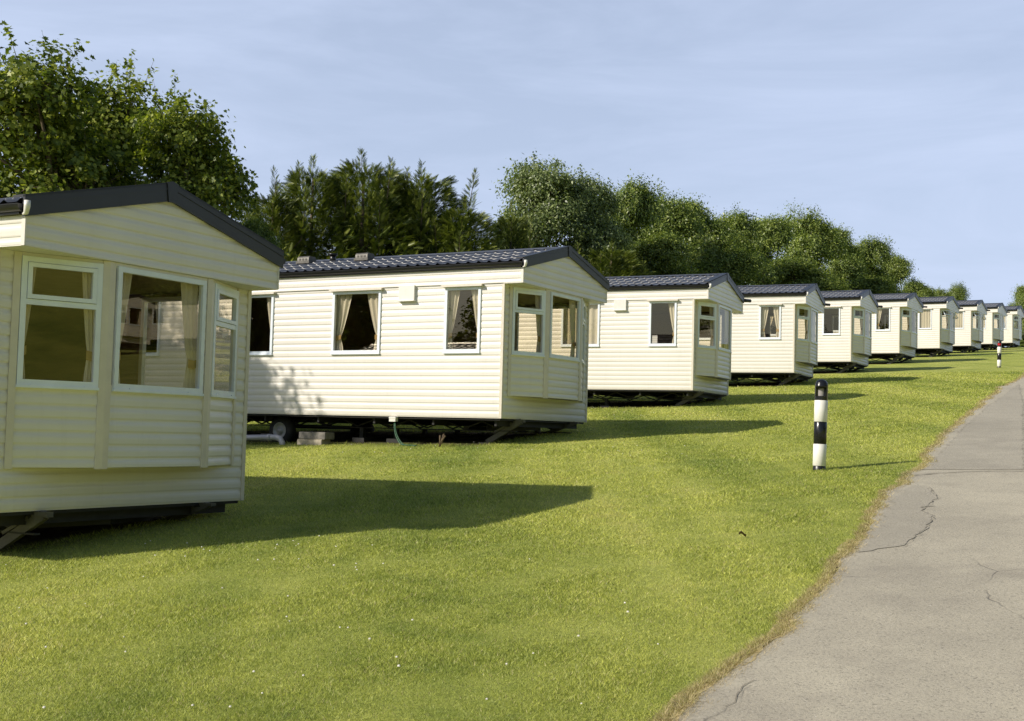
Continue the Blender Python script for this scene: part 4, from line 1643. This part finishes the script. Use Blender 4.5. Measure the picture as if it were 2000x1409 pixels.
wld = bpy.data.worlds.new('World'); scene.world = wld; wld.use_nodes = True
nt = wld.node_tree; nt.nodes.clear()
out = nt.nodes.new('ShaderNodeOutputWorld'); bg = nt.nodes.new('ShaderNodeBackground')
sky = nt.nodes.new('ShaderNodeTexSky'); sky.sky_type = 'NISHITA'; sky.sun_disc = False
sky.sun_elevation = SUN_EL
sky.sun_rotation = math.atan2(-d.x, -d.y) % (2 * PI)
sky.air_density = 1.0; sky.dust_density = 1.2; sky.ozone_density = 1.5; sky.altitude = 50
bg.inputs['Strength'].default_value = .10
tc = nt.nodes.new('ShaderNodeTexCoord')
mp = nt.nodes.new('ShaderNodeMapping'); mp.inputs['Scale'].default_value = (1.6, 1.6, 9.0); mp.inputs['Rotation'].default_value = (R(6), R(10), R(20))
nz = nt.nodes.new('ShaderNodeTexNoise'); nz.inputs['Scale'].default_value = 1.6; nz.inputs['Detail'].default_value = 8; nz.inputs['Roughness'].default_value = .6; nz.inputs['Distortion'].default_value = .6
rp = nt.nodes.new('ShaderNodeMapRange'); rp.inputs['From Min'].default_value = .36; rp.inputs['From Max'].default_value = .72
rp.inputs['To Min'].default_value = .78; rp.inputs['To Max'].default_value = 1.12
sx = nt.nodes.new('ShaderNodeSeparateXYZ')
hz = nt.nodes.new('ShaderNodeValToRGB')                 # haze thins out with height
while len(hz.color_ramp.elements) < 4: hz.color_ramp.elements.new(.5)
for el, (p_, v_) in zip(hz.color_ramp.elements, ((.0, .98), (.33, .80), (.40, .08), (1.0, .0))):
    el.position = p_; el.color = (v_, v_, v_, 1)
mu = nt.nodes.new('ShaderNodeMath'); mu.operation = 'MULTIPLY'; mu.use_clamp = True
mx = nt.nodes.new('ShaderNodeMix'); mx.data_type = 'RGBA'
mx.inputs[7].default_value = (6.3, 7.35, 9.7, 1)
L = nt.links.new
L(tc.outputs['Generated'], mp.inputs['Vector']); L(mp.outputs[0], nz.inputs['Vector']); L(nz.outputs['Fac'], rp.inputs[0])
L(tc.outputs['Generated'], sx.inputs[0]); L(sx.outputs[2], hz.inputs['Fac'])
az = nt.nodes.new('ShaderNodeMath'); az.operation = 'MULTIPLY_ADD'; az.use_clamp = True     # haze weighted toward +y, shaped to cut skylight on the caravan fronts
az.inputs[1].default_value = .52; az.inputs[2].default_value = .55
L(sx.outputs[1], az.inputs[0])
m3 = nt.nodes.new('ShaderNodeMath'); m3.operation = 'MULTIPLY'
L(hz.outputs['Color'], m3.inputs[0]); L(az.outputs[0], m3.inputs[1])
L(m3.outputs[0], mu.inputs[0]); L(rp.outputs[0], mu.inputs[1])
L(mu.outputs[0], mx.inputs[0]); L(sky.outputs[0], mx.inputs[6]); L(mx.outputs[2], bg.inputs['Color']); L(bg.outputs[0], out.inputs['Surface'])

scene.view_settings.view_transform = 'Standard'
scene.view_settings.look = 'None'
scene.view_settings.exposure = 0
scene.view_settings.gamma = 1
scene.render.engine = 'CYCLES'
scene.cycles.max_bounces = 8
scene.cycles.transparent_max_bounces = 16
scene.cycles.use_denoising = True
scene.cycles.denoiser = 'OPENIMAGEDENOISE'
scene.cycles.denoising_input_passes = 'RGB_ALBEDO_NORMAL'
scene.cycles.denoising_prefilter = 'NONE'
scene.cycles.caustics_reflective = False
scene.cycles.caustics_refractive = False
